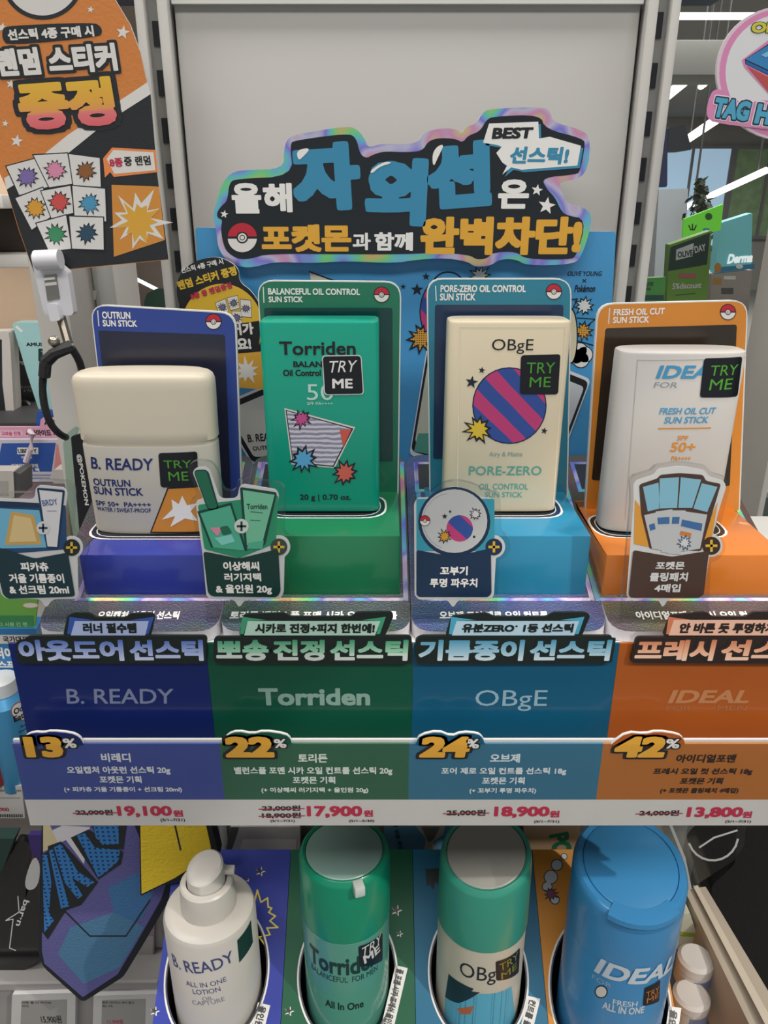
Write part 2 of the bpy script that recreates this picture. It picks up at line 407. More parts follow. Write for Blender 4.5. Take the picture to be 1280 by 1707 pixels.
# ------------------------------------------------------------------ fixture: grey back panel, slotted uprights, shelf
bp = MB(); g1 = m('#b4b2ae', .5, var=.03, scale=8)
bp.box((-.0945, .405, Z(.52)), (.1155, .43, Z(-.083)), g1, .0012)
bp.box((-.0945, .402, Z(-.0815)), (.1155, .4055, Z(-.0845)), m('#d6d4cf', .4))
o = tag(bp.build('back_panel'), 'large plain grey metal panel behind the cut-out title sign', 'panel')
tag(MB().box((-.13, .405, Z(-.088)), (.16, .4404, Z(-.13)), m('#1f2c55', .5), .002).build('header_bar'), 'dark blue bar along the top edge of the grey panel', 'bar')
def upright(xa, xb, s, slots, label):
    t = thing('slotted_upright', label, 'upright', ((xa + xb) / 2, .41, 0.0), 'grey slotted uprights beside the back panel')
    gm = m('#b9b7b2', .45); dk = m('#8f8e8b', .45)
    b = MB(); b.box((xa, .404, .0), (xb, .43, Z(-.14)), dk)
    w = (xb - xa)
    inner = (xb - w * .34, xb) if s < 0 else (xa, xa + w * .34)
    outer = (xa, xa + w * .3) if s < 0 else (xb - w * .3, xb)
    for q in (inner, outer): b.box((q[0], .3985, 0), (q[1], .4045, Z(-.14)), gm, .0012)
    b.build('post', t)
    mid = (outer[1] + .0004, inner[0] - .0004) if s < 0 else (inner[1] + .0004, outer[0] - .0004)
    for (y0, y1) in slots:
        x = ((mid[0] + mid[1]) / 2) * FPX / .35 + 640
        za = at(x, y0, .4035).z; zb = at(x, y1, .4035).z
        MB().box((mid[0] + (.0012 if s < 0 else .0), .4032, zb), (mid[1] - (0 if s < 0 else .0012), .406, za), m('#191b22', .7)).build('slot', t)
upright(-.1105, -.0955, -1, [(-42, -4), (35, 77), (117, 160), (197, 239), (273, 314), (347, 384), (418, 453), (485, 520)], 'grey slotted upright left of the back panel, beside the orange hanging card')
upright(.1165, .1315, 1, [(-60, -20), (20, 64), (105, 147), (186, 227), (263, 302), (337, 374), (408, 444), (477, 510)], 'grey slotted upright right of the back panel, beside the see-through window')
sh = MB(); sh.box((-.1395, .264, Z(.2)), (.26, .403, Z(.165)), m('#c9c7c3', .5), .001)
shelf = tag(sh.build('display_shelf'), 'pale shelf carrying the four sun stick stands', 'shelf')
# ------------------------------------------------------------------ backdrop card
S = wall(.385); bc = MB(); sky = m('#4a9bd0', .32)
bc.SL(S, [(325, 379), (1027, 386), (1003, 800), (352, 800)], -.002, 0, sky, m('#dfe6ea', .4), r=.002)
dk = m('#15202b', .4)
for x, y, r in ((710, 461, 7), (695, 483, 11), (672, 478, 5)): bc.star(S, x, y, r, dk)
bc.G(S, [(516, 453), (560, 470), (560, 480), (520, 480)], m('#d8d2c2', .4)); bc.line(S, [(516, 453), (565, 471)], 2.5, dk)
bc.disc(S, 747, 520, 48, 62, dk, .0002); bc.disc(S, 747, 520, 46, 60, pattern('printed_stripes', 'stripe', '#c23e78', '#33509c', 42), .0003)
bc.disc(S, 747, 476, 27, 24, dk, .0004); bc.disc(S, 747, 477, 25, 22, sky, .0005)
bc.burst(S, 800, 460, 20, m('#e6e3da', .4), dk, .0006)
bc.burst(S, 703, 563, 26, pattern('gold_dots', 'dots', '#3a2f18', '#e0a23c', 900), dk, .0006)
bc.burst(S, 974, 510, 18, m('#dfe2e0', .4), dk); bc.burst(S, 972, 552, 18, pattern('gold_dots', 'dots', '#3a2f18', '#e0a23c', 900), dk)
bc.line(S, [(950, 500), (962, 498), (948, 530)], 2, dk); bc.line(S, [(958, 560), (992, 532), (962, 530)], 1.8, dk, .0002); bc.line(S, [(955, 566), (990, 576)], 2, dk)
for x, y, r in ((966, 584, 12), (974, 591, 13), (968, 599, 13), (960, 594, 12)): bc.disc(S, x, y, r + 1.5, r + 1.5, dk, .0003); 
for x, y, r in ((966, 584, 12), (974, 591, 13), (968, 599, 13), (960, 594, 12)): bc.disc(S, x, y, r, r, m('#e3e1dc', .4), .0004)
bc.disc(S, 953, 560, 10, 46, dk, .0004); bc.disc(S, 951, 560, 10, 44, m('#d9cfae', .4), .0005)
bc.T(S, 'OLIVE YOUNG', 945, 452, 1002, 460, dk, .02, sh=.15); bc.T(S, '×', 970, 465, 977, 471, dk, .01); bc.T(S, 'Pokémon', 957, 475, 991, 487, dk, .03, sh=.1)
for q, inn in (([(362, 676), (456, 636), (500, 770), (420, 775)], '#d9d6d0'), ([(716, 552), (760, 560), (740, 775), (682, 758)], '#cfcdb8'), ([(930, 610), (985, 632), (935, 765), (880, 755)], '#d3d6da')):
    bc.G(S, q, m('#dfe0e6', .3), .0006, .003)
    c = [sum(p[i] for p in q) / 4 for i in (0, 1)]; f = lambda k: [(c[0] + (p[0] - c[0]) * k, c[1] + (p[1] - c[1]) * k) for p in q]
    bc.G(S, f(.93), K, .0007, .003); bc.G(S, f(.78), m(inn, .4), .0008, .002)
bc.G(S, [(697, 722), (730, 722), (730, 760), (690, 752)], m('#5aa08c', .4), .0009)
bc.T(S, 'B. READY', 414, 724, 466, 737, K, .02, .001, dy=-4); bc.T(S, 'OUTRUN', 422, 744, 462, 751, K, .02, .001, dy=-3)
tag(bc.build('backdrop_card'), 'light blue printed backdrop card rising behind the sun stick stands', 'card')
# ------------------------------------------------------------------ title sign
S = wall(.379); ts = MB()
OUT = [(354,362),(362,332),(369,308),(384,288),(408,283),(473,282),(473,249),(479,231),(494,224),(577,210),(595,215),(608,231),(613,247),(636,239),(670,241),(699,237),(708,219),(741,213),(762,216),(769,224),(776,212),(794,206),(805,187),(818,181),(907,178),(918,187),(921,204),(970,216),(984,231),(981,276),(968,298),(930,303),(937,320),(943,338),(967,344),(984,353),(986,374),(970,427),(955,441),(878,443),(860,432),(833,432),(818,443),(791,445),(780,436),(741,430),(693,433),(657,439),(577,435),(517,439),(458,436),(422,446),(399,445),(375,432),(363,412),(360,380)]
INN = [(361,355),(369,343),(379,335),(382,305),(393,298),(489,294),(483,240),(491,234),(580,222),(594,230),(600,257),(611,264),(621,258),(640,252),(673,254),(704,252),(713,236),(729,230),(759,231),(771,238),(780,226),(800,219),(811,199),(824,194),(901,191),(908,215),(973,231),(975,243),(967,285),(961,291),(903,296),(910,314),(925,329),(934,349),(943,359),(978,365),(961,427),(949,433),(875,432),(860,419),(821,421),(812,431),(794,433),(783,425),(729,421),(679,424),(577,424),(446,423),(420,431),(399,433),(378,421),(371,403),(368,380),(371,366),(363,364)]
ts.SL(S, OUT, -.0025, 0, HOLO, m('#d5d2da', .3), sm=2); ts.G(S, INN, m('#1b2126', .3), .0003, sm=2)
blue = m('#3a8bb0', .35); gold = m('#e3a93a', .35); L = .0006
ts.T(S, '올', 388, 305, 437, 356, WH, .045, L); ts.T(S, '해', 440, 305, 488, 354, WH, .045, L)
for ch, x0, y0, x1, y1, d in (('자', 492, 240, 604, 355, -6), ('외', 607, 260, 709, 374, 4), ('선', 714, 240, 820, 351, -8)): ts.T(S, ch, x0, y0, x1, y1, blue, .075, L, dy=d)
for q in ([(494, 250), (519, 246), (505, 262), (497, 268)], [(616, 285), (640, 269), (656, 271), (632, 278), (620, 290)], [(720, 258), (728, 244), (741, 240), (730, 262), (722, 280)]): ts.G(S, q, WH, L + .0003, sm=2)
ts.T(S, '은', 829, 299, 880, 348, WH, .045, L); ts.T(S, '포켓몬', 437, 374, 586, 420, gold, .05, L); ts.T(S, '과', 588, 388, 618, 417, WH, .03, L); ts.T(S, '함께', 624, 387, 688, 418, WH, .04, L)
ts.T(S, '완벽차단!', 700, 361, 967, 425, gold, .055, L, sh=.0); ts.emblem(S, 404, 396, 27, L)
for x, y, r in ((374, 357, 7), (895, 317, 10), (911, 343, 15)): ts.star(S, x, y, r, WH, L, rot=80)
BB = [(815,206),(897,203),(898,231),(916,228),(968,243),(962,276),(869,283),(852,279),(837,291),(845,276),(837,271),(827,255),(836,245),(830,242),(805,238)]
ts.G(S, [(x + 4, y + 4) for x, y in BB], blue, L); ts.G(S, BB, WH, L + .0001)
ts.T(S, 'BEST', 819, 213, 886, 232, K, .05, L + .0003, sh=.15, dy=-1); ts.T(S, '선스틱!', 848, 244, 945, 273, blue, .045, L + .0003, sh=.1, dy=1)
tag(ts.build('title_sign'), 'black cut-out title sign with rainbow foil rim and big blue lettering', 'sign')
# ------------------------------------------------------------------ the four stands
TO = Vector((0, .268, Z(.160))); TA = math.radians(19); TV = Vector((0, math.cos(TA), math.sin(TA)))
TRAY = Plane(TO, (1, 0, 0), TV)
def stand(name_label, xa, xb, bx, topdrop, cb, cfoil, cfr, card, screen, lines, emb, ccard, cscr, cfront, traytext, tilt):
    t = thing('product_stand', name_label, 'stand', ((xa + xb) / 2, .32, Z(.1645)), 'sun stick stands in a row')
    # foil base: wedge with rounded front corners
    b = MB(); foil = holo('foil_' + cfoil, '#' + cfoil, .03, .38, 30, .55, .5); wh = m('#d8d6dc', .35)
    prof = rounded([(xa, 0), (xb, 0), (xb, .118), (xa, .118)], .009)
    n = len(prof); top = [TRAY.pt(u, v, 0) for u, v in prof]; bot = [Vector((p.x, p.y, Z(.1648))) for p in top]
    b.add(top, [tuple(range(n))], foil)
    vs = top + bot; b.add(vs, [(i, n + i, n + (i + 1) % n, (i + 1) % n) for i in range(n)], wh); b.add(bot, [tuple(reversed(range(n)))], wh)
    pu = lambda u0, u1, v0, v1, mt, l: b.flat(TRAY, [(u0, v0), (u1, v0), (u1, v1), (u0, v1)], [(0, 1, 2, 3)], mt, l)
    pu(bx[0] - .002, bx[1] + .0025, .0165, .0182, HOLO, .0003)
    for u in (bx[0] - .0035, bx[1] + .0015): pu(u, u + .002, .0165, .112, HOLO, .0003)
    for u in (xa + .004, xb - .022): pu(u, u + .018, .088, .112, HOLO, .0003); pu(u + .002, u + .016, .09, .11, m('#23262c', .3), .0004)
    for x0, x1, tx in traytext: b.T(TRAY, tx, x0, 1019, x1, 1033, WH, .04, .0004)
    b.build('foil_base', t)
    # coloured block with the printed recess
    zt = Z(topdrop); b = MB(); b.box((bx[0], .287, Z(.158)), (bx[1], .345, zt), m(cb, .28, coat=.35, var=.03), .0006)
    # trim the block foot to the slope
    for i, p in enumerate(b.v):
        if p.z < zt - .004: b.v[i] = Vector((p.x, p.y, max(p.z, Z(.160) + (p.y - .268) * math.tan(TA))))
    TOP = Plane((0, 0, zt), (1, 0, 0), (0, 1, 0))
    sx0, sx1, sy0, sy1 = cfront
    ring = lambda g: rounded([(sx0 - g, sy0 - g), (sx1 + g, sy0 - g), (sx1 + g, sy1 + g), (sx0 - g, sy1 + g)], .0115)
    for g, mt, l in ((.0038, WH, .00025), (.0030, m(cscr, .4), .0003), (.0012, WH, .00035), (.0008, K, .0004)): b.flat(TOP, ring(g), [tuple(range(len(ring(g))))], mt, l)
    b.build('block', t)
    # header card
    S = wall(.338); c = MB()
    c.SL(S, card, -.0022, 0, m('#e2e2de', .4), r=.007)
    k = [sum(p[i] for p in card) / 4 for i in (0, 1)]
    ins = [(p[0] + (2 if p[0] < k[0] else -2.2) , p[1] + (2 if p[1] < k[1] else 0)) for p in card]
    c.G(S, ins, m(ccard, .3, coat=.3), .0002, .0065); c.G(S, screen, m(cscr, .22, coat=.2), .0004, .0012)
    for tx, x0, y0, x1, y1, d in lines[1:]: c.T(S, tx, x0, y0, x1, y1, WH, .03, .0005, dy=d)
    c.line(S, lines[0], 1.6, WH, .0005); c.emblem(S, emb[0], emb[1], 13.5, .0005)
    c.build('header_card', t)
    return t
stand('dark blue stand holding the cream domed sun stick', -.1402, -.0669, (-.1257, -.0657), .135, '#303c98', '4b4858', 0,
      [(150, 507), (393, 521), (405, 860), (196, 905)], [(164, 551), (375, 558), (385, 830), (200, 880)],
      [[(163, 518), (165, 543)], ('OUTRUN', 171, 519, 218, 531, 1), ('SUN STICK', 172, 533, 229, 544, 1)], (356, 536), '#2c4494', '#23263a',
      (-.1262, -.0708, .3062, .3272), [(160, 297, '오일캡처 아웃런 선스틱')], 0)
stand('green stand holding the turquoise flat-topped sun stick', -.0664, .0108, (-.0545, .0066), .1264, '#1f7a50', '414d4b', 0,
      [(428, 467), (669, 469), (664, 845), (452, 845)], [(440, 513), (654, 513), (655, 769), (455, 769)],
      [[(439, 479), (440, 504)], ('BALANCEFUL OIL CONTROL', 447, 480, 600, 491, 1), ('SUN STICK', 448, 494, 505, 504, 0)], (636, 491), '#1f7558', '#0e3f3d',
      (-.0492, -.0026, .3092, .3302), [(382, 662, '토리든 밸런스풀 포맨 시카 오일 컨트롤')], 0)
stand('teal blue stand holding the cream rectangular sun stick', .0112, .0902, (.0192, .0845), .1264, '#2b84a8', '434c74', 0,
      [(711, 464), (953, 464), (946, 845), (716, 845)], [(725, 508), (939, 508), (930, 765), (722, 765)],
      [[(726, 477), (727, 501)], ('PORE-ZERO OIL CONTROL', 734, 475, 876, 487, 0), ('SUN STICK', 733, 489, 792, 501, 0)], (923, 486), '#2a8099', '#1d3456',
      (.0262, .0752, .3092, .3302), [(733, 915, '오브제 포어 제로 오일 컨트롤')], 0)
stand('orange stand holding the white oval sun stick', .0908, .172, (.0918, .1655), .135, '#d2782c', '574a44', 0,
      [(996, 506), (1247, 500), (1232, 880), (973, 875)], [(1009, 547), (1228, 541), (1216, 810), (986, 800)],
      [[(1016, 514), (1014, 539)], ('FRESH OIL CUT', 1022, 515, 1107, 526, -2), ('SUN STICK', 1021, 528, 1081, 539, -1)], (1213, 520), '#d98a30', '#33291f',
      (.0962, .1480, .3075, .3275), [(1062, 1250, '아이디얼포맨 프레시 오일 컷')], 0)
# ------------------------------------------------------------------ sun sticks
def section(cx, cy, hw, hd, e, n=160):
    out = []
    for j in range(n):
        a = 2 * math.pi * j / n; c, s_ = math.cos(a), math.sin(a)
        out.append((cx + hw * math.copysign(abs(c) ** (2 / e), c), cy + hd * math.copysign(abs(s_) ** (2 / e), s_)))
    return out
def ringz(sec, z): return [(x, y, z) for x, y in sec]
def sticker(parent, S, q, txt, mat, white=False, lift=.0006, name='try_me_sticker'):
    b = MB()
    if white:
        c = [sum(p[i] for p in q) / 4 for i in (0, 1)]
        b.G(S, [(c[0] + (p[0] - c[0]) * 1.05, c[1] + (p[1] - c[1]) * 1.05) for p in q], W, lift, .0016)
    b.G(S, q, m('#0f141b', .3), lift + .0001, .0014)
    for t, x0, y0, x1, y1, sh, w, d in txt: b.T(S, t, x0, y0, x1, y1, mat, w, lift + .0003, sh=sh, dy=d)
    return b.build(name, parent)
GRN = m('#4f9c33', .4); NAVY = m('#26336f', .4)
# cream domed stick
hw, hd, cx, yf = .0284, .0105, -.1000, .3075; cy = yf + hd; e = 3.2
def sc(k, kd=None): return section(cx, cy, hw * k, hd * (kd or k), e)
t = thing('sun_stick', 'cream sun stick with a broad domed cap, standing on the dark blue stand', 'sun stick', (cx, cy, Z(.135)), 'sun sticks on the upper display')
cm = m('#d6ccb8', .32, var=.02)
zs = [at(240, y, yf).z for y in (889, 746, 739, 640)]
z0 = Z(.1346)
b = MB(); b.loft([ringz(sc(.975, .96), z0), ringz(sc(.985), z0 + .001), ringz(sc(1.005), zs[1] - .001), ringz(sc(1.0), zs[1])], m('#cbc6ba', .32, var=.02))
S = Bulge(yf, cx, hw * 1.02, .0045)
class Loft(Bulge):
    """front of a superellipse body whose girth changes with height"""
    def __init__(s, cx, cy, hw, hd, e, kfun): Plane.__init__(s, (0, cy - hd, CAMZ)); s.cx, s.cy, s.hw, s.hd, s.e, s.k = cx, cy, hw, hd, e, kfun
    def yy(s, u, z):
        k = s.k(z); t = min(.999, abs(u - s.cx) / (s.hw * k)); return s.cy - s.hd * k * (1 - t ** s.e) ** (1 / s.e)
    def hit(s, px, py):
        d = ray(px, py); Y = s.cy - s.hd
        for _ in range(12):
            p = CAM + d * (Y / d.y); Y = s.yy(p.x, p.z)
        return (p.x, p.z - CAMZ)
    def pt(s, u, v, l=0): return Vector((u, s.yy(u, CAMZ + v) - l, CAMZ + v))
S = Loft(cx, cy, hw, hd, e, lambda z: .985 + .02 * max(0, min(1, (z - z0) / (zs[1] - z0))))
b.T(S, 'B. READY', 153, 764, 255, 784, NAVY, .02, sh=.1)
b.T(S, 'OUTRUN', 157, 799, 218, 811, NAVY, .025); b.T(S, 'SUN STICK', 158, 813, 239, 826, NAVY, .025)
b.T(S, 'SPF 50+  PA++++', 161, 837, 252, 845, NAVY, .025); b.T(S, 'WATER / SWEAT-PROOF', 163, 847, 252, 854, NAVY, .02)
b.G(S, [(279, 813), (352, 806), (360, 884), (250, 888)], K, .0003); b.G(S, [(281, 815), (350, 808), (358, 882), (253, 886)], m('#d28a35', .4), .0004)
b.G(S, [(286, 832), (298, 840), (304, 826), (312, 842), (330, 838), (318, 852), (330, 868), (308, 864), (284, 878), (292, 860), (270, 866), (288, 848)], WH, .0006)
b.build('body', t)
b = MB(); R = []
for k, z in ((.99, zs[1]), (.99, zs[2] - .0004), (1.015, zs[2] + .0003), (1.015, zs[2] + .004), (1.03, zs[3] - .003), (1.025, zs[3]), (1.0, zs[3] + .0018), (.95, zs[3] + .0029), (.86, zs[3] + .0036), (.6, zs[3] + .0042), (.2, zs[3] + .0045)):
    R.append(ringz(sc(k, max(.12, k)), z))
b.loft(R, cm); b.build('cap', t)
sticker(t, S, [(264, 755), (329, 752), (331, 812), (268, 812)], [('TRY', 274, 767, 320, 780, 0, .0, 0), ('ME', 282, 786, 315, 801, 0, .0, 0)], GRN)
# turquoise slab stick
def slabstick(label, x0, x1, yf, depth, drop, ytop, mat, e, crown=False):
    cx = (x0 + x1) / 2; hw = (x1 - x0) / 2; hd = depth / 2; cy = yf + hd; zb = Z(drop - .0004); zt = at(cx * FPX / .3 + 640, ytop, yf).z
    t = thing('sun_stick', label, 'sun stick', (cx, cy, Z(drop)), 'sun sticks on the upper display')
    b = MB(); sec = lambda k: section(cx, cy, hw - k, hd - k, e, 160)
    b.loft([ringz(sec(.0012), zb), ringz(sec(.0003), zb + .0006), ringz(sec(0), zb + .002), ringz(sec(0), zt - .0012), ringz(sec(.0003), zt - .0004), ringz(sec(.0011), zt)], mat)
    return t, b, Loft(cx, cy, hw, hd, e, lambda z: 1.0)
t, b, S = slabstick('turquoise sun stick with black lettering, standing on the green stand', -.0500, -.0020, .311, .018, .1264, 536, m('#0a9a80', .3, var=.02, coat=.2), 9)
pale = m('#bfe0d6', .4)
b.T(S, 'Torriden', 466, 569, 593, 592, K, .022); b.T(S, 'BALANCEFUL', 489, 602, 583, 612, K, .035); b.T(S, 'Oil Control', 472, 616, 535, 627, K, .035)
b.T(S, '50', 512, 640, 556, 667, pale, .0); b.T(S, 'SPF PA++++', 512, 670, 555, 675, pale, .01)
b.G(S, [(474, 680), (592, 712), (558, 780), (486, 774)], W, .0003); b.G(S, [(476, 683), (589, 714), (556, 778), (488, 772)], K, .0004)
b.G(S, [(478, 685), (586, 715), (555, 776), (489, 770)], pattern('printed_waves', 'ring', '#8d8aa2', '#cfccd8', 160), .0005)
b.burst(S, 503, 698, 18, m('#c24f8e', .4), K, .0006); b.G(S, [(566, 716), (586, 715), (572, 745)], m('#d25a4c', .4), .0007)
b.burst(S, 506, 766, 26, m('#5aa6d6', .4), K, .0007); b.burst(S, 575, 788, 23, m('#cf6154', .4), K, .0007)
b.T(S, '20 g | 0.70 oz.', 500, 824, 585, 836, K, .025); b.build('body', t)
sticker(t, S, [(538, 594), (601, 593), (605, 656), (542, 657)], [('TRY', 546, 602, 592, 621, .25, .0, -2), ('ME', 554, 631, 588, 647, 0, .03, 0)], WH, True)
# cream rectangular stick
t, b, S = slabstick('cream rectangular sun stick with a printed purple disc, on the teal blue stand', .0258, .0753, .311, .018, .1264, 536, m('#dacdb0', .3, var=.02, coat=.2), 6)
b.line(S, [(762, 841), (766, 545), (942, 545), (922, 842)], 1.2, m('#efe6d2', .3), .0003)
b.T(S, 'OBgE', 819, 565, 888, 590, K, .0); tl = m('#5aa396', .4)
b.disc(S, 849, 676, 62, 64, m('#1d2a52', .4), .0003); b.disc(S, 849, 676, 60, 62, pattern('printed_stripes', 'stripe', '#c23e78', '#33509c', 42), .0004)
for x, y, r in ((803, 617, 6), (786, 637, 11), (907, 718, 6)): b.star(S, x, y, r, m('#1d2638', .4), .0005, rot=80)
b.burst(S, 797, 716, 25, pattern('gold_dots_fine', 'dots', '#3a2f18', '#e3c23a', 1000), K, .0007)
b.T(S, 'Airy & Matte', 815, 753, 870, 763, m('#8fa79c', .4), .01); b.T(S, 'PORE-ZERO', 781, 777, 902, 792, tl, .012)
b.T(S, 'OIL CONTROL', 798, 806, 880, 816, tl, .012); b.T(S, 'SUN STICK', 808, 820, 870, 829, tl, .012)
b.build('body', t)
sticker(t, S, [(868, 592), (934, 590), (930, 657), (866, 657)], [('TRY', 877, 604, 924, 622, 0, .0, 0), ('ME', 882, 628, 917, 645, 0, .0, 0)], GRN)
# white oval stick
t, b, S = slabstick('white oval sun stick with pale blue slanted lettering, on the orange stand', .0955, .1475, .308, .020, .135, 588, m('#c2bfbb', .34, var=.02), 3.4)
b.line(S, [(1042, 866), (1062, 600), (1245, 592)], 1.1, m('#b4b1ad', .4), .0003)
sb = m('#4c98c4', .4); og = m('#d88f35', .4)
b.T(S, 'IDEAL', 1092, 609, 1200, 631, sb, .035, sh=.25); b.T(S, 'FOR', 1089, 637, 1128, 646, m('#8d97a0', .4), .0, sh=.2)
b.T(S, 'FRESH OIL CUT', 1098, 680, 1191, 691, sb, .025, sh=.15, dy=-1); b.T(S, 'SUN STICK', 1106, 695, 1179, 706, sb, .025, sh=.15, dy=-1)
b.line(S, [(1098, 714), (1184, 713)], 2.2, og, .0004); b.T(S, 'SPF', 1128, 726, 1146, 734, og, .02, sh=.1); b.T(S, '50+', 1116, 737, 1157, 753, og, .02, sh=.1); b.T(S, 'PA++++', 1118, 760, 1150, 768, og, .02, sh=.1)
b.build('body', t)
sticker(t, S, [(1173, 597), (1237, 594), (1229, 660), (1166, 662)], [('TRY', 1182, 609, 1227, 626, .05, .0, -1), ('ME', 1181, 632, 1218, 650, .05, .0, -1)], GRN)
# ------------------------------------------------------------------ gift tags on clear acrylic
def gift_tag(label, outl, acr, prints, x):
    S = wall(.272); t = thing('gift_tag', label, 'tag', (x, .272, Z(.1586)), 'acrylic gift tags before the stands')
    b = MB(); b.SL(S, acr, -.0024, 0, CLEAR, EDGE, r=.003); b.build('acrylic_plate', t)
    b = MB(); b.SL(S, outl, .00005, .00022, m('#cfd0d0', .4), r=.0022); prints(b, S); b.build('printed_card', t)
    return t
def plus(b, S, x, y, ro, ri, cw, cf, cp, l=.0009):
    if ro: b.disc(S, x, y, ro, ro, cw, l)
    if ri: b.disc(S, x, y, ri, ri, cf, l + .0001)
    k = (ri or ro) * .66; w = k * .22
    b.R(S, x - k, y - w, x + k, y + w, cp, l + .0002); b.R(S, x - w, y - k, x + w, y + k, cp, l + .0002)
YEL = m('#d9b33c', .4); TG = m('#cfd0d0', .4)
def circ(x, y, r, a0, a1, n=9): return [(x + r * math.cos(math.radians(a0 + (a1 - a0) * i / n)), y - r * math.sin(math.radians(a0 + (a1 - a0) * i / n))) for i in range(n + 1)]
def pr(b, S):
    l = .0008
    b.G(S, [(-14, 838), (110, 842), (112, 915), (-14, 925)], m('#24476f', .4), l); b.G(S, [(-14, 834), (66, 838), (66, 846), (-14, 844)], m('#1b3350', .4), l + .0001)
    b.G(S, [(-14, 846), (66, 850), (78, 912), (-14, 914)], m('#6fb1cf', .4), l + .0001)
    b.G(S, [(19, 852), (57, 858), (70, 907), (9, 908)], m('#caa25a', .4), l + .0002); b.G(S, [(24, 858), (52, 863), (62, 902), (16, 903)], m('#d8c08a', .4), l + .0003)
    b.G(S, [(62, 812), (109, 816), (98, 914), (79, 914)], m('#1b3350', .4), l + .0003, .001); b.G(S, [(66, 816), (105, 820), (96, 911), (80, 910)], m('#d6d6d8', .4), l + .0004)
    b.T(S, 'BRDY', 73, 833, 98, 843, m('#54639c', .4), .02, l + .0006, dy=-3); b.line(S, [(80, 851), (95, 851)], 1, m('#54639c', .4), l + .0006)
    plus(b, S, 73, 879, 11, 0, m('#cfd2d4', .4), None, m('#22344e', .4), l + .0007)
    b.G(S, [(-14, 908), (59, 930), (114, 920), (126, 993), (14, 997), (6, 990)], m('#17363f', .4), l + .0006, .0015)
    b.T(S, '피카츄', 37, 936, 83, 951, WH, .04, l + .0008); b.T(S, '거울 기름종이', 18, 955, 109, 971, WH, .035, l + .0008); b.T(S, '& 선크림 20ml', 18, 974, 117, 989, WH, .035, l + .0008)
    plus(b, S, 120, 912, 0, 14, None, m('#1f2a2c', .4), YEL)
gift_tag('dark teal gift tag at the left edge, picturing a white tube', [(-14, 830), (58, 832), (60, 813), (67, 808), (108, 812), (113, 820), (105, 894)] + circ(120, 912, 19, 120, -60) + [(131, 990), (127, 998), (88, 998), (77, 1014), (68, 998), (11, 998), (2, 990), (-14, 905)],
         [(-22, 822), (56, 822), (58, 806), (68, 799), (116, 804), (124, 815), (120, 886), (143, 895), (148, 918), (138, 935), (146, 1043), (-10, 1043)], pr, -.12)
def pr(b, S):
    l = .0008; mint = m('#4fae90', .4); dg = m('#1d6a50', .4); dd = m('#14413a', .4)
    b.G(S, [(330, 841), (464, 825), (460, 905), (399, 930), (341, 915)], m('#2c8f6a', .4), l, .001)
    b.G(S, [(322, 783), (347, 782), (366, 848), (347, 851)], dd, l + .0001, .002); b.G(S, [(324, 785), (344, 784), (363, 846), (348, 848)], dg, l + .0002, .001)
    b.G(S, [(329, 852), (386, 837), (412, 918), (352, 912)], dd, l + .0001); b.G(S, [(334, 855), (384, 842), (408, 917), (356, 912)], mint, l + .0003)
    b.G(S, [(350, 879), (372, 878), (363, 893)], m('#d98aa6', .4), l + .0004); b.G(S, [(366, 878), (380, 875), (388, 888), (372, 892)], dg, l + .0005, .001); b.G(S, [(358, 896), (386, 890), (392, 902), (370, 908)], m('#7fd0c4', .4), l + .0004)
    b.G(S, [(400, 811), (462, 820), (442, 908), (409, 916)], dd, l + .0004, .001); b.G(S, [(405, 816), (458, 824), (437, 906), (412, 908)], m('#74bf9c', .4), l + .0005)
    b.T(S, 'Torriden', 412, 839, 446, 848, dd, .02, l + .0007); b.line(S, [(418, 852), (438, 854)], 1, dd, l + .0007); b.line(S, [(418, 866), (434, 867)], 1, dd, l + .0007); b.G(S, [(414, 904), (440, 900), (438, 914), (412, 914)], mint, l + .0006)
    plus(b, S, 403, 876, 12, 0, m('#cfd8d2', .4), None, dd, l + .0008)
    b.G(S, [(339, 918), (399, 930), (464, 914), (468, 985), (462, 994), (354, 993), (347, 987)], m('#123a34', .4), l + .0006, .0015)
    b.T(S, '이상해씨', 373, 935, 433, 950, WH, .04, l + .0008); b.T(S, '러기지택', 375, 954, 436, 968, WH, .035, l + .0008); b.T(S, '& 올인원 20g', 361, 973, 454, 990, WH, .035, l + .0008)
    plus(b, S, 465, 911, 0, 14, None, m('#3a4a42', .4), YEL)
gift_tag('green gift tag picturing a luggage strap and a mint tube, before the dark blue stand', [(321, 787), (327, 779), (344, 777), (351, 785), (367, 831), (396, 830), (399, 811), (406, 806), (460, 815), (465, 823), (457, 893)] + circ(465, 911, 19, 100, -60) + [(473, 988), (467, 998), (409, 998), (399, 1014), (390, 998), (350, 998), (344, 992), (338, 926), (327, 843), (328, 833), (339, 831)],
         [(312, 778), (326, 767), (352, 770), (362, 784), (373, 818), (392, 819), (396, 800), (410, 797), (468, 806), (476, 816), (473, 890), (494, 898), (499, 915), (491, 931), (478, 937), (487, 1043), (345, 1043), (334, 926), (318, 848), (316, 836), (328, 826)], pr, -.048)
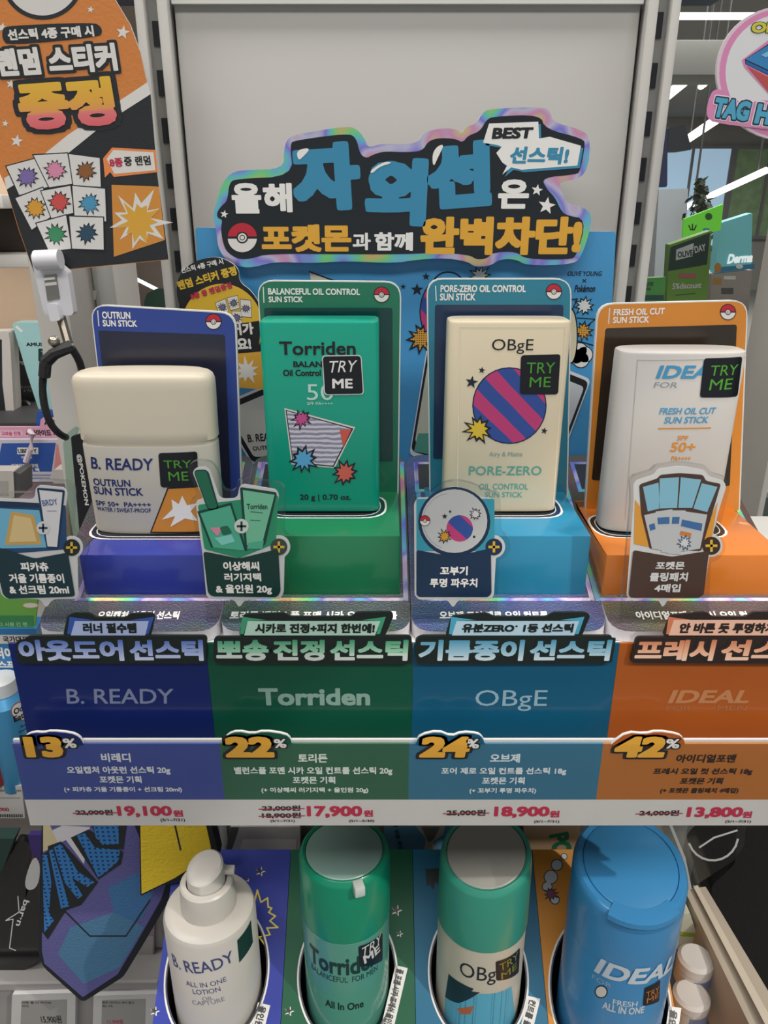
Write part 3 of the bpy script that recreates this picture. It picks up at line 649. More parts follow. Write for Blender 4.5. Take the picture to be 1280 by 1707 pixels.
def pr(b, S):
    l = .0008; nv = m('#1b3350', .4)
    b.R(S, 694, 831, 824, 918, m('#3a9ab0', .4), l, .001)
    b.disc(S, 757, 869, 60, 58, nv, l + .0001); b.disc(S, 757, 868, 55, 53, m('#c3c5c6', .4), l + .0002); b.line(S, circ(752, 868, 47, 100, 250, 12), 1, m('#a0a4a8', .4), l + .0003)
    b.disc(S, 766, 880, 22, 22, pattern('printed_stripes', 'stripe', '#c23e78', '#33509c', 42), l + .0003)
    b.star(S, 741, 860, 5, K, l + .0004); b.star(S, 750, 852, 3, K, l + .0004); b.disc(S, 790, 894, 2, 2, K, l + .0004)
    b.burst(S, 741, 893, 13, m('#cf9a3a', .4), K, l + .0005); b.burst(S, 792, 856, 11, m('#d5d5d5', .4), K, l + .0005); b.emblem(S, 708, 867, 9, l + .0005)
    b.G(S, [(694, 916), (756, 927), (818, 913), (819, 988), (814, 994), (698, 994), (694, 990)], nv, l + .0004, .001)
    b.T(S, '꼬부기', 733, 943, 779, 958, WH, .04, l + .0006); b.T(S, '투명 파우치', 716, 963, 795, 978, WH, .035, l + .0006)
    plus(b, S, 823, 911, 0, 14, None, m('#23304c', .4), YEL)
gift_tag('navy gift tag picturing a round clear pouch, before the teal blue stand', [(690, 838), (697, 829), (718, 829), (735, 815), (757, 810), (779, 815), (797, 829), (818, 829), (824, 838), (822, 892)] + circ(823, 911, 19, 90, -80) + [(823, 993), (816, 999), (764, 999), (755, 1014), (746, 999), (698, 999), (691, 992)],
         [(684, 836), (694, 823), (716, 822), (735, 806), (762, 801), (790, 807), (812, 820), (834, 821), (836, 886), (848, 896), (852, 915), (844, 928), (831, 934), (828, 1043), (686, 1043)], pr, .035)
def pr(b, S):
    l = .0008; br = m('#4a3730', .4); lb = m('#7fb4c9', .4)
    b.G(S, [(1058, 832), (1076, 858), (1084, 912), (1056, 906)], m('#d6963c', .4), l); b.G(S, [(1196, 836), (1184, 862), (1168, 915), (1184, 908)], m('#d6963c', .4), l)
    b.G(S, [(1065, 807), (1095, 797), (1100, 791), (1132, 788), (1171, 791), (1176, 801), (1201, 806), (1185, 860), (1168, 918), (1082, 914), (1068, 856)], br, l + .0001, .001)
    for q in ([(1071, 811), (1097, 804), (1099, 847), (1079, 852)], [(1099, 797), (1131, 795), (1128, 846), (1098, 847)], [(1134, 795), (1168, 799), (1153, 846), (1130, 846)], [(1169, 805), (1195, 811), (1178, 853), (1155, 847)]): b.G(S, q, lb, l + .0002)
    for q in ([(1073, 858), (1100, 852), (1112, 918), (1086, 914)], [(1092, 852), (1120, 848), (1122, 922), (1102, 920)], [(1114, 850), (1142, 850), (1134, 924), (1112, 922)], [(1136, 851), (1178, 857), (1166, 914), (1118, 921)]): b.G(S, q, m('#b9bcbf', .4), l + .0003 + .00003 * q[0][0] / 1000)
    for q in ([(1081, 874), (1090, 871), (1092, 881), (1083, 884)], [(1095, 862), (1115, 861), (1115, 872), (1096, 873)], [(1120, 861), (1132, 861), (1131, 872), (1119, 872)], [(1136, 865), (1170, 872), (1168, 884), (1134, 876)]): b.G(S, q, m('#3f6a9c', .4), l + .0005)
    b.burst(S, 1140, 904, 13, m('#c9cdd2', .4), m('#2e4862', .4), l + .0006); b.G(S, [(1134, 884), (1152, 888), (1150, 894), (1132, 890)], m('#c8793a', .4), l + .0006)
    b.G(S, [(1055, 916), (1119, 927), (1181, 917), (1172, 990), (1166, 995), (1051, 995), (1047, 990)], br, l + .0007, .001)
    b.T(S, '포켓몬', 1091, 935, 1139, 948, TG, .035, l + .0009); b.T(S, '쿨링패치', 1081, 953, 1144, 968, TG, .035, l + .0009); b.T(S, '4매입', 1089, 972, 1132, 986, TG, .035, l + .0009)
    plus(b, S, 1185, 909, 0, 15, None, m('#3f2c26', .4), YEL)
gift_tag('brown gift tag picturing four cooling patches, before the orange stand', [(1055, 808), (1060, 800), (1090, 791), (1096, 781), (1134, 776), (1174, 783), (1181, 794), (1206, 801), (1210, 811), (1194, 862), (1188, 890)] + circ(1185, 909, 19, 60, -100) + [(1172, 991), (1167, 997), (1113, 998), (1104, 1014), (1097, 998), (1047, 997), (1044, 991), (1056, 830)],
         [(1050, 802), (1056, 794), (1086, 785), (1094, 776), (1134, 771), (1178, 777), (1187, 789), (1212, 796), (1217, 812), (1203, 866), (1200, 892), (1210, 906), (1208, 922), (1198, 933), (1185, 937), (1180, 1043), (1034, 1043), (1052, 830)], pr, .125)
# ------------------------------------------------------------------ four-colour header board on the shelf edge
S = wall(.2605); XB = [-.1475, -.0700, .0115, .0925, .175]
board = thing('header_board', 'long four-colour board with cut-out Korean titles below the stands', 'board', (.01, .2605, Z(.245)))
BC = ['#0a2268', '#06503c', '#0a5678', '#a8561f']
NM = ['blue', 'green', 'teal blue', 'orange']
lb = m('#9aa3b4', .45)
PANELS = []
for k in range(4):
    b = MB(); b.slab(S, [(XB[k], -.246), (XB[k + 1] - .0001, -.246), (XB[k + 1] - .0001, -.161), (XB[k], -.161)], -.0012, 0, m(BC[k], .25, coat=.25, spec=.4))
    if k == 0:
        b.T(S, 'B. READY', 112, 1148, 289, 1173, m('#7d88a8', .4), .01, .0003, sh=.1)
    if k == 1: b.T(S, 'Torriden', 432, 1147, 617, 1176, m('#86a79c', .4), .035, .0003)
    if k == 2: b.T(S, 'OBgE', 791, 1150, 910, 1185, m('#8fb0c0', .4), .0, .0003)
    if k == 3:
        b.T(S, 'IDEAL', 1112, 1150, 1246, 1172, m('#b97c52', .4), .035, .0003, sh=.25); b.T(S, 'FOR', 1110, 1176, 1151, 1184, m('#a86a40', .4), .0, .0003); b.T(S, 'MEN', 1195, 1176, 1243, 1184, m('#a86a40', .4), .0, .0003)
    o = b.build('colour_panel', board); PANELS.append(o); o['label'] = NM[k] + ' panel with a pale brand word'
def title(S, dark, rib, light, rt, rc, tt, gname, stops, foldc, lightc):
    b = MB(); dm = m('#15211f', .4) if gname != 'tg4' else m('#2b201d', .4)
    b.SL(S, rib, -.0010, 0, dm, r=.0015); b.G(S, [(x, y) for x, y in light[4:]], m(foldc, .4), .0002) if len(light) > 4 else None
    b.G(S, light[:4], grad(gname + '_ribbon', [(0, lightc), (1, lightc)]) if 0 else m(lightc, .4), .0003)
    b.T(S, rt, *rc, dm, .05, .0006, sh=.08); x0, x1 = light[0][0], light[1][0]
    for q in ([(x0 - 9, 1028), (x0 + 32, 1033.5), (x0, 1035), (x0 - 7, 1057), (x0 - 13, 1057)], [(x1 + 9, 1028), (x1 - 32, 1033.5), (x1, 1035), (x1 - 7, 1057), (x1 - 1, 1057)]): b.G(S, q, m(foldc, .4), .0002)
    pn = PANELS[int(gname[2]) - 1]; b.build('ribbon_tag', pn)
    S2 = wall(.2588); b = MB(); b.SL(S2, dark, -.0012, 0, dm, r=.002)
    g = grad(gname, stops)
    for s_, x0, x1 in tt:
        b.T(S2, s_, x0, 1066, x1, 1101, dm, .045, .0003, out=.10, sh=.04); b.T(S2, s_, x0, 1066, x1, 1101, g, .045, .0006, sh=.04)
    b.build('title_lettering', pn)
ST = wall(.2592)
title(ST, [(30, 1077), (46, 1060), (345, 1060), (344, 1106), (32, 1106), (27, 1094)], [(105, 1060), (112, 1027), (122, 1022), (149, 1022), (157, 1029), (209, 1030), (217, 1023), (253, 1022), (258, 1029), (252, 1060)],
      [(125, 1035), (248, 1035), (242, 1059), (118, 1059)], '러너 필수템', (139, 1038, 228, 1055), [('아웃도어', 34, 208), ('선스틱', 218, 340)], 'tg1', [(0, '#d3daf4'), (.4, '#a3b4e4'), (1, '#4a6cbc')], '#3558ac', '#aebde6')
title(ST, [(356, 1062), (686, 1060), (688, 1101), (680, 1107), (357, 1106)], [(398, 1060), (406, 1024), (474, 1022), (483, 1028), (587, 1028), (594, 1021), (652, 1020), (656, 1027), (642, 1060)],
      [(413, 1035), (634, 1035), (625, 1059), (407, 1059)], '시카로 진정+피지 한번에!', (425, 1039, 624, 1055), [('뽀송', 361, 448), ('진정', 456, 541), ('선스틱', 550, 679)], 'tg2', [(0, '#d3dcd6'), (.34, '#c9dacf'), (.36, '#9fd4b6'), (1, '#34946c')], '#3f9f78', '#b9dccb')
title(ST, [(692, 1066), (702, 1060), (1022, 1060), (1014, 1106), (694, 1107)], [(742, 1060), (753, 1027), (812, 1022), (822, 1028), (912, 1028), (922, 1021), (976, 1021), (984, 1026), (970, 1060)],
      [(761, 1035), (965, 1035), (957, 1059), (753, 1059)], '유분ZERO˙ 1등 선스틱', (769, 1039, 954, 1054), [('기름종이', 697, 871), ('선스틱', 881, 1015)], 'tg3', [(0, '#d3e2ea'), (.4, '#9cc6d8'), (1, '#3f93b6')], '#4ba3c4', '#b4d3e4')
title(ST, [(1050, 1105), (1060, 1062), (1370, 1062), (1360, 1107)], [(1104, 1060), (1117, 1026), (1178, 1020), (1186, 1028), (1245, 1028), (1256, 1020), (1330, 1020), (1335, 1026), (1322, 1060)],
      [(1123, 1033), (1320, 1033), (1310, 1059), (1114, 1059)], '안 바른 듯 투명하게!', (1130, 1038, 1296, 1055), [('프레시', 1056, 1187), ('선스틱', 1198, 1348)], 'tg4', [(0, '#f0cdb8'), (.4, '#eab293'), (1, '#c87650')], '#cf7c58', '#e8b9a2')
# ------------------------------------------------------------------ price strip
S = wall(.249); XS = [-.1478, -.0655, .0100, .0872, .18]
strip = thing('price_strip', 'long four-colour price strip with percentages and prices below the header board', 'price strip', (.01, .25, Z(.2455)))
zt, zm, zb = (at(640, y, .249).z - CAMZ for y in (1240, 1333, 1376))
b = MB(); b.slab(S, [(XS[0], zb - .0004), (XS[4], zb - .0004), (XS[4], zt + .0012), (XS[0], zt + .0012)], -.0022, -.0010, m('#c9c8c6', .4))
b.box((XS[0] + .004, .2509, Z(.232)), (XS[4], .2595, Z(.214)), m('#b9b7b4', .4)); b.build('holder', strip)
PCOL = ['#3c4b90', '#315f49', '#356c88', '#a9672f']; TCOL = ['#d3d6dc', '#d3dcd6', '#cfdae0', '#2a1e18']
red = m('#b82b4a', .4); dk = m('#2b2a2c', .4)
INFO = [dict(n='13', b=(45, 1227, 108, 1262), p=(107, 1230, 129, 1246), t=[('비레디', 170, 1255, 219, 1270), ('오일캡처 아웃런 선스틱 20g', 113, 1277, 285, 1291), ('포켓몬 기획', 167, 1293, 237, 1305), ('(+ 피카츄 거울 기름종이 + 선크림 20ml)', 108, 1311, 304, 1321)],
             old=[('22,000원', 127, 1349, 189, 1359)], new=('19,100', 197, 1343, 288, 1362), won=(289, 1350, 306, 1361), dates=[('(5/1~7/31)', 268, 1364, 309, 1370)], bump=[(37, 1243), (37, 1238), (42, 1227), (56, 1221), (75, 1222), (84, 1219), (118, 1222), (132, 1228), (139, 1238), (139, 1243)]),
        dict(n='22', b=(377, 1227, 458, 1262), p=(457, 1231, 478, 1246), t=[('토리든', 497, 1256, 546, 1271), ('밸런스풀 포맨 시카 오일 컨트롤 선스틱 20g', 391, 1278, 654, 1292), ('포켓몬 기획', 488, 1294, 559, 1306), ('(+ 이상해씨 러기지택 + 올인원 20g)', 436, 1312, 614, 1322)],
             old=[('23,000원', 437, 1342, 501, 1352), ('18,900원', 437, 1354, 502, 1364)], new=('17,900', 512, 1343, 604, 1363), won=(606, 1350, 622, 1361), dates=[('(5/1~7/31)', 451, 1366, 492, 1371), ('(5/1~5/30)', 582, 1366, 624, 1371)], bump=[(372, 1243), (371, 1238), (379, 1225), (396, 1219), (421, 1224), (440, 1219), (476, 1224), (485, 1232), (487, 1243)]),
        dict(n='24', b=(698, 1227, 780, 1262), p=(776, 1231, 798, 1247), t=[('오브제', 816, 1256, 866, 1271), ('포어 제로 오일 컨트롤 선스틱 18g', 735, 1279, 943, 1292), ('포켓몬 기획', 803, 1295, 874, 1307), ('(+ 꼬부기 투명 파우치)', 782, 1313, 893, 1323)],
             old=[('25,000원', 744, 1349, 809, 1360)], new=('18,900', 823, 1344, 915, 1363), won=(915, 1351, 932, 1362), dates=[('(5/1~7/31)', 890, 1367, 932, 1372)], bump=[(693, 1243), (693, 1237), (700, 1226), (730, 1219), (752, 1228), (770, 1221), (796, 1223), (805, 1230), (809, 1243)]),
        dict(n='42', b=(1020, 1227, 1105, 1262), p=(1108, 1231, 1131, 1247), t=[('아이디얼포맨', 1125, 1257, 1224, 1271), ('프레시 오일 컷 선스틱 18g', 1087, 1280, 1252, 1292), ('포켓몬 기획', 1132, 1296, 1203, 1307), ('(+ 포켓몬 쿨링패치 4매입)', 1099, 1313, 1229, 1323)],
             old=[('24,000원', 1065, 1350, 1131, 1360)], new=('13,800', 1143, 1345, 1236, 1364), won=(1236, 1352, 1252, 1363), dates=[('(5/1~7/31)', 1208, 1367, 1251, 1372)], bump=[(1018, 1243), (1020, 1239), (1045, 1221), (1075, 1224), (1095, 1219), (1130, 1224), (1140, 1232), (1141, 1243)])]
for k, I in enumerate(INFO):
    pm = m(PCOL[k], .35); tm = m(TCOL[k], .4); b = MB()
    b.slab(S, [(XS[k], zm), (XS[k + 1], zm), (XS[k + 1], zt), (XS[k], zt)], -.0008, .0, pm); b.slab(S, [(XS[k], zb), (XS[k + 1], zb), (XS[k + 1], zm), (XS[k], zm)], -.0008, .0, m('#cbc8c6', .4))
    b.SL(S, [(x + (3 if x > 90 + 330 * k - (0 if k < 3 else 0) else -3) * 0, y - 1.5) for x, y in I['bump']], -.0009, .0001, W, sm=1)
    b.SL(S, I['bump'], -.0004, .0002, m(BC[k], .35), sm=1)
    for t_, x0, y0, x1, y1 in I['t']: b.T(S, t_, x0, y0, x1, y1, tm, .035, .0004, sh=.0 if k < 3 else .1)
    for t_, x0, y0, x1, y1 in I['old']: b.T(S, t_, x0, y0, x1, y1, dk, .035, .0004); b.line(S, [(x0 - 5, (y0 + y1) / 2 + 1), (x1 + 6, (y0 + y1) / 2)], 1.5, m('#a83a4c', .4), .0008)
    t_, x0, y0, x1, y1 = I['new']; b.T(S, t_, x0, y0, x1, y1, red, .045, .0004); b.T(S, '원', *I['won'], red, .045, .0004)
    for t_, x0, y0, x1, y1 in I['dates']: b.T(S, t_, x0, y0, x1, y1, dk, .025, .0004)
    o = b.build('price_card', strip); o['label'] = NM[k] + ' price section'
    b = MB(); sl = .12 if k > 1 else 0
    b.T(S, I['n'], *I['b'], K, .06, .0005, out=.07, sh=sl); b.T(S, '%', *I['p'], K, .03, .00055, out=.08)
    b.T(S, I['n'], *I['b'], m('#dfa53a', .4), .06, .0008, sh=sl); b.T(S, '%', *I['p'], W, .03, .0008); b.build('percent_badge', o)
b = MB(); b.slab(S, [(XS[0], zb + .0006), (XS[4], zb + .0006), (XS[4], zt + .0006), (XS[0], zt + .0006)], .0012, .0018, CSL := clear('clear_sleeve', (.985, .987, .987), 1.3, .1), CSL, CSL); b.build('clear_sleeve', strip)
# ------------------------------------------------------------------ orange hanging card, clip and strap
S = wall(.36); b = MB(); oc = m('#cf8040', .38, bump=.12, scale=900); bk = m('#24272a', .38, bump=.12, scale=900); og = m('#e8894a', .4)
b.SL(S, [(-40, -60), (170, -60), (192, 0), (216, 40), (234, 88), (245, 138), (262, 290), (281, 433), (57, 455), (30, 380), (10, 312), (-40, 200)], -.0016, 0, oc, m('#d8d6d2', .4))
b.G(S, [(251, 156), (262, 290), (281, 432), (57, 454), (31, 380), (11, 314), (113, 256), (160, 218), (204, 187)], bk, .0001)
b.G(S, [(246, 137), (251, 157), (204, 187), (160, 218), (113, 256), (57, 288), (11, 316), (7, 297), (60, 268), (113, 225)], W, .0002)
for x, y, r in ((151, 16, 6), (205, 54, 12), (9, 206, 6), (28, 235, 11), (4, 46, 9), (18, 140, 8)): b.star(S, x, y, r, W, .0002, rot=80)
b.disc(S, 71, -36, 69, 69, bk, .0002, 48); b.disc(S, 71, -36, 62, 62, m('#d4d1cc', .4), .0003, 48)
P = [(4, 48), (12, 43), (156, 37), (168, 44), (171, 54), (164, 62), (14, 76), (4, 66)]
b.G(S, P, bk, .0003, sm=2); b.T(S, '선스틱 4종 구매 시', 15, 48, 158, 68, W, .045, .0006, dy=-7, h=19)
for o_, mt, l in ((.11, bk, .0006), (0, W, .0009)): b.T(S, '랜덤 스티커', -2, 78, 198, 129, mt, .055, l, dy=-11, h=47, out=o_)
og3 = grad('award_blend', [(0, '#d9626a'), (.3, '#e0787a'), (.36, '#df9a55'), (.55, '#dfa640'), (1, '#e0b53a')])
for o_, mt, l in ((.10, bk, .0004), (0, og3, .0011)): b.T(S, '증정', 40, 132, 198, 219, mt, .06, l, dy=-11, h=82, out=o_)
CR = [('#7d6aa6', [(10, 277), (62, 263), (81, 312), (32, 326)]), ('#d58aa8', [(55, 258), (113, 255), (122, 307), (82, 313)]), ('#8a5a30', [(114, 256), (167, 263), (169, 312), (122, 310)]),
      ('#d69a35', [(25, 330), (72, 312), (88, 360), (53, 384)]), ('#c8504a', [(68, 318), (118, 309), (124, 355), (86, 365)]), ('#4a93b8', [(120, 309), (176, 314), (178, 370), (124, 362)]),
      ('#3c8a5e', [(60, 372), (111, 358), (120, 415), (82, 420)]), ('#2c4a60', [(115, 360), (173, 362), (174, 417), (120, 415)])]
for i, (c, q) in enumerate(CR):
    k = [sum(p[j] for p in q) / 4 for j in (0, 1)]; f = lambda s_: [(k[0] + (p[0] - k[0]) * s_, k[1] + (p[1] - k[1]) * s_) for p in q]
    b.G(S, f(1.04), bk, .0004 + i * .00004); b.G(S, f(.97), m('#d9d7d4', .4), .00042 + i * .00004); b.star(S, k[0], k[1], 19, K, .0008, 12, .62, 20, .3); b.star(S, k[0], k[1], 15, m(c, .4), .0009, 12, .7, 20, .3)
b.G(S, [(172, 264), (187, 246), (259, 250), (263, 287), (190, 295), (184, 287), (175, 296)], og, .0003); b.G(S, [(178, 265), (189, 250), (256, 254), (259, 284), (191, 290)], W, .0004)
b.T(S, '8종', 184, 264, 206, 279, m('#b82b4a', .4), .04, .0006, dy=-1); b.T(S, '중 랜덤', 208, 261, 252, 277, K, .03, .0006, dy=-2)
b.G(S, [(186, 308), (265, 311), (275, 400), (190, 428)], m('#d08c3c', .4), .0003)
b.star(S, 230, 368, 50, W, .0004, 11, .5, 30, .4); b.star(S, 231, 369, 36, m('#d9a43c', .4), .0005, 11, .55, 30, .4)
tag(b.build('hanging_card'), 'orange and black promotion card held up by the white clip', 'card')
t = thing('sign_clip', 'white plastic sign clip on a metal rod gripping the orange card', 'clip', at(110, 590, .352)); S = wall(.3575); wp = m('#d9d8de', .35)
b = MB(); b.SL(S, [(57, 424), (62, 421), (102, 422), (104, 440), (118, 452), (128, 520), (124, 524), (82, 523), (78, 515)], -.001, .004, wp, r=.001); b.build('clip_body', t)
b = MB(); a = at(60, 434, .352); c = at(101, 432, .352); b.tube([a, c], .0042, wp, 16); b.build('clip_jaw', t)
b = MB(); b.SL(S, [(80, 458), (100, 456), (106, 496), (86, 500)], .0041, .0046, m('#8a8780', .3, .6)); b.G(S, [(80, 462), (98, 460), (99, 464), (81, 466)], W, .0119); b.G(S, [(82, 470), (101, 468), (102, 473), (83, 475)], W, .0119); b.build('clip_spring', t)
b = MB(); b.SL(S, [(88, 503), (104, 502), (112, 530), (95, 532)], .001, .0075, wp, r=.0012); b.build('clip_lever', t)
b = MB(); b.tube([at(102, 530, .356), at(114, 572, .352)], .0022, m('#9a9286', .3, .9)); b.build('rod', t)
b = MB(); bm = bmesh.new(); bmesh.ops.create_uvsphere(bm, u_segments=16, v_segments=10, radius=.0026); b.bm(bm, m('#b9b2a4', .2, .9), at(90, 569, .345)); b.tube([at(90, 569, .345), at(98, 582, .348)], .0012, m('#b9b2a4', .2, .9)); b.build('thumb_screw', t)
b = MB(); r2 = m('#1f2022', .6, bump=.3, scale=500)
b.tube([at(76, 604, .344), at(90, 590, .344), at(106, 582, .345), at(119, 577, .347)], .0028, r2); b.build('cross_bar', t)
b = MB(); b.tube([at(76, 604, .344), at(71, 640, .344), at(74, 675, .344), at(84, 705, .345), at(98, 722, .348), at(110, 729, .355)], .0017, r2, sm=6); b.tube([at(119, 580, .347), at(130, 598, .35), at(136, 615, .352), at(141, 640, .356)], .0017, r2, sm=6); b.tube([at(76, 604, .343), at(74, 628, .343)], .0026, r2); b.build('strap', t)
# ------------------------------------------------------------------ round sticker card
S = wall(.372); b = MB(); yl = m('#dbb436', .38)
b.SL(S, [(293, 490), (297, 460), (318, 438), (350, 428), (372, 430), (398, 446), (398, 470), (420, 485), (440, 520), (446, 560), (440, 640), (420, 650), (392, 640), (340, 610), (312, 560), (303, 520)], -.0016, 0, m('#1c1f22', .38), m('#cfcdca', .4), sm=2)
b.disc(S, 370, 545, 68, 72, yl, .0002, 48)
b.T(S, '선스틱 4종 구매 시', 302, 437, 372, 456, W, .035, .0005, h=10, bl=(303, 456), br=(373, 440)); b.T(S, '랜덤 스티커 증정', 298, 455, 396, 490, yl, .045, .0005, h=16, bl=(299, 484), br=(396, 458))
b.T(S, '8종 중 랜덤증정', 316, 468, 388, 498, m('#b82b4a', .4), .04, .0008, h=11, bl=(320, 500), br=(388, 480))
for q in ([(358, 505), (376, 497), (382, 520), (366, 526)], [(378, 496), (396, 492), (400, 514), (384, 518)], [(400, 498), (418, 500), (420, 530), (402, 528)], [(386, 518), (402, 518), (404, 540), (388, 542)]):
    b.G(S, q, K, .0003); k = [sum(p[j] for p in q) / 4 for j in (0, 1)]; b.G(S, [(k[0] + (p[0] - k[0]) * .93, k[1] + (p[1] - k[1]) * .93) for p in q], W, .0004); b.burst(S, k[0], k[1], 8, m('#6f6a8c', .4), K, .0005)
b.G(S, [(340, 548), (436, 534), (430, 592), (350, 604)], K, .0006); b.T(S, '스티커가', 350, 542, 424, 562, W, .05, .0009, dy=-5); b.T(S, '있어요!', 360, 566, 420, 588, W, .05, .0009, dy=-5)
b.G(S, [(388, 590), (446, 585), (444, 650), (392, 645)], m('#d9a43c', .4), .0007); b.star(S, 412, 618, 22, W, .0009, 9, .5, 20, .4)
tag(b.build('round_card'), 'round black and yellow promotion card between the blue and green stands', 'card')
# ------------------------------------------------------------------ round pink-rimmed sign top right
S = wall(.36); t = MB(); pk = m('#d789b4', .38)
t.SL(S, circ(1306, 122, 112, 0, 360, 48)[:-1], -.0016, 0, m('#d9c3d0', .4), m('#d9d4d6', .4)); t.disc(S, 1307, 122, 108, 108, pk, .0001, 48); t.disc(S, 1308, 122, 99, 99, pattern('pale_check', 'dots', '#cfd2da', '#d9dadd', 420), .0002, 48)
t.SL(S, [(1176, 188), (1182, 160), (1190, 149), (1204, 150), (1222, 165), (1240, 172), (1280, 166), (1380, 170), (1380, 226), (1260, 214), (1200, 206), (1182, 202)], .00033, .0004, pk, sm=1)
ol = dict(w=.05, lift=.0006); t.T(S, 'OLIVE', 1251, 37, 1330, 55, m('#4c4a1c', .4), .05, .0004, out=.05); t.T(S, 'OLIVE', 1251, 37, 1330, 55, m('#c9c24a', .4), .05, .0007)
t.G(S, [(1236, 100), (1295, 56), (1330, 56), (1330, 230), (1300, 178), (1240, 112)], pk, .0004); t.G(S, [(1241, 99), (1300, 60), (1330, 60), (1330, 150), (1242, 107)], K, .0005); t.G(S, [(1242, 99), (1300, 63), (1330, 63), (1330, 140)], m('#3580b8', .4), .0006); t.G(S, [(1242, 101), (1330, 142), (1330, 148), (1243, 107)], m('#1f62a6', .4), .0006)
t.G(S, [(1244, 110), (1330, 154), (1330, 190), (1290, 165)], m('#b8504e', .4), .0006); t.G(S, [(1268, 92), (1290, 80), (1298, 84), (1276, 96)], m('#7fb8d8', .4), .0008)
for s_, x0, x1, y0, y1 in (('TAG', 1185, 1244, 158, 201), ('HERE', 1255, 1340, 170, 212)):
    for o_, mt, l in ((.11, m('#e4d7e0', .4), .0012), (.06, m('#1f3446', .4), .0014), (0, m('#4fa3c4', .4), .0016)): t.T(S, s_, x0, y0, x1, y1 - 6, mt, .06, l, dy=8, h=34, out=o_)
t.box(at(1292, 300, .3705) - Vector((.003, .006, .01)), at(1292, 230, .3705) + Vector((.003, .006, .03)), CLEAR)
tag(t.build('round_sign'), 'round pink-rimmed sign with a blue block and bubble letters, at the upper right', 'sign')
# ------------------------------------------------------------------ lower display: sloped stand with four wells
LT = Plane((0, .302, Z(.434)), (1, 0, 0), (0, .0695, .051))
LB = [-.1325, -.0590, .0183, .0942, .1680]; LC = ['#3442a6', '#1c6244', '#2a7396', '#dc9238']
VB0, VB1 = -.075, LT.hit(640, 1416)[1]
wells = [(-.0985, .319, .0290), (-.0215, .3185, .0278), (.0555, .3185, .0278), (.1312, .3095, .0335)]
t5 = thing('bottle_stand', 'low sloped stand in four colours with round wells for bottles', 'stand', (.018, .31, Z(.523)))
def well_ring(cx, cy, r, n=72):
    out = []
    for j in range(n):
        a = 2 * math.pi * j / n; x = cx + r * math.cos(a); y = cy + r * math.sin(a)
        z = LT.o.z + (y - LT.o.y) * LT.v.z / LT.v.y; p = Vector((x, y, z)) - LT.o; out.append((p.dot(LT.u), p.dot(LT.v)))
    return out
